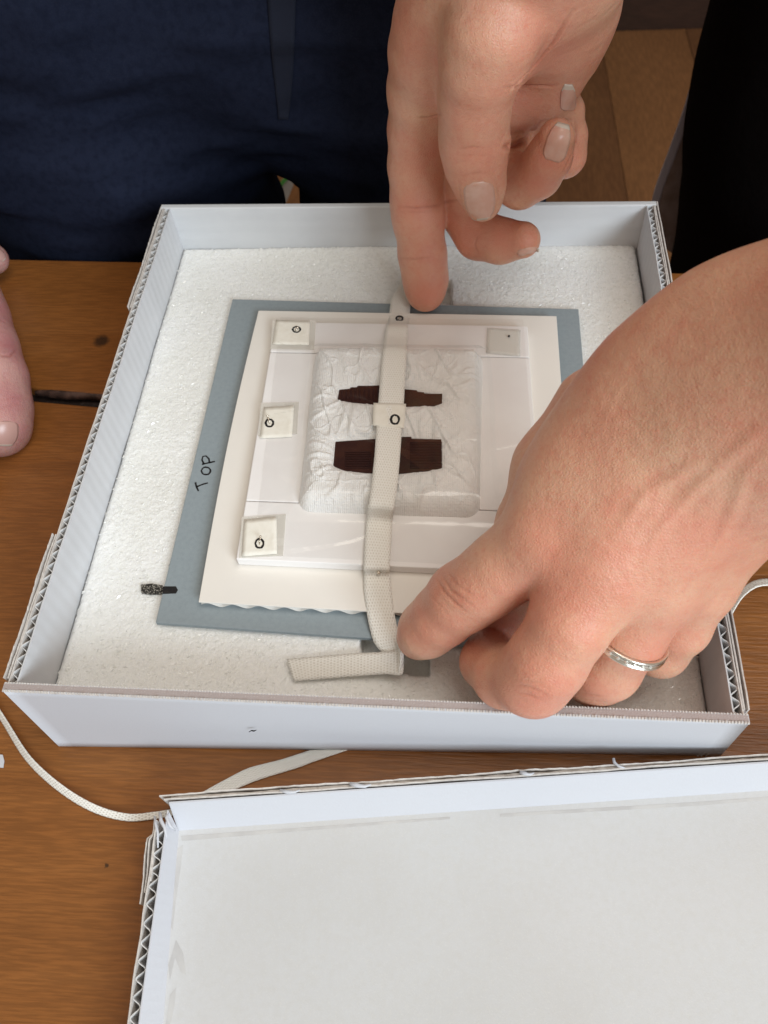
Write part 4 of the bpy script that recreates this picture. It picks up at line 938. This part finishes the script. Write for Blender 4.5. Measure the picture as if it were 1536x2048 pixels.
ribbon('fly_placket',[th(*p)+[0,-.9,0] for p in ey_],[th(*p)+[0,-.5,0] for p in ez_],M['placket'],pn,.4,sub=1)
GT=Field((-260,330,300),(360,640,760),8); GT.cone((55,440,330),(55,470,640),110,140,40,((0,1,0),1.1)); GT.cone((-20,430,330),(-60,470,640),90,110,40); GT.cone((130,430,330),(160,470,640),90,110,40)
Vs,Fs=nets(GT); new('shirt',Vs,Fs,M['navy'],pn,True)
# the hand at the left edge of the picture
G=Field((-260,90,-2),(-50,330,90),.9)
g1_=addf([(-110,560,40,95),(-70,640,30,82),(-45,700,24,76),(-22,760,18,72),(-8,815,13,66),(-3,850,11,64)],5)
g2_=addf([(-130,470,34,60),(-60,490,22,38),(-14,518,13,30)],5)
g3_=addf([(-160,760,26,70),(-110,880,14,60),(-80,940,11,52)],5)
pp=G.like(); pp.chain(J((-140,600,42,110),(-260,560,60,150),(-420,420,90,150)),14)
G.f=smin(smin(g1_.f,g2_.f,1.3),g3_.f,1.3); G.f=smin(G.f,pp.f,8)
V3,F3=nets(G); V3=smooth_mesh(V3,F3,2)
cre=[([(0,712),(20,712),(34,700)],.6,.5,.6),([(0,640),(12,645)],.5,.3,.3),([(0,800),(30,795),(55,798)],.4,.2,.3),([(0,815),(30,808),(50,812)],.35,.2,.2)]+[([(0,k_),(30+k_%7,k_-3)],.3,.1,.12) for k_ in range(655,700,9)]
V3,cr3,rd3,tr3,_=detail(V3,F3,cre,[(20,690,9,.8),(25,800,8,.7),(0,620,12,.6),(45,860,6,.5)])
GA=Field((-330,90,0),(0,640,700),6); wr_=J((-420,420,90,150))[0][0]; GA.cone(wr_,(-230,400,330),26,36,6); GA.cone((-230,400,330),(-110,470,600),50,64,10)
VA,FA=nets(GA)
new('body',np.vstack([V3,VA]),np.vstack([F3,FA+len(V3)]),M['skin2'],pn,True,attrs={'crease':np.concatenate([cr3,np.zeros(len(VA))]),'red':np.concatenate([rd3,np.zeros(len(VA))])})
nail(tr3,pn,(12,892),(12,842),50,free=0,lift=.02,mt='nail2')
nail(tr3,pn,(9,520),(-12,500),20,free=0,mt='nail2')

# ---- beyond the table
q=[aty(x,y,560) for x,y in ((1392,130),(1366,220),(1334,310),(1306,390),(1292,470),(1420,560),(1470,300))]
bk=thing('draped_cloth','grey lilac edged cloth hanging between the floorboards and the black clothes','cloth',(q[3][0]+30,575,-200))
new('cloth',*prism(q,[p+[18,26,0] for p in q]),M['cardigan'],bk)
e_=[aty(x,y,558) for x,y in ((1392,130),(1366,220),(1334,310),(1306,390),(1290,480))]
ribbon('hem',[p for p in e_],[p+[7,-2,0] for p in e_],M['hem'],bk,2)
g_=lambda x,y,Y=1060: aty(x,y,Y)
q=[g_(553,420),g_(556,375),g_(563,362),g_(572,356),g_(583,357),g_(587,370),g_(566,420)]
sp=thing('paper_scrap','green and white paper tag standing far behind the box between the navy legs','scrap',q[0])
new('paper',*prism(q,[p+[0,3,0] for p in q]),M['paper'],sp)
q=[g_(555,384,1058),g_(556,374,1058),g_(563,361,1058),g_(572,355,1058),g_(577,358,1058),g_(566,370,1058)]
new('green_corner',*prism(q,[p+[0,1,0] for p in q]),M['green'],sp)
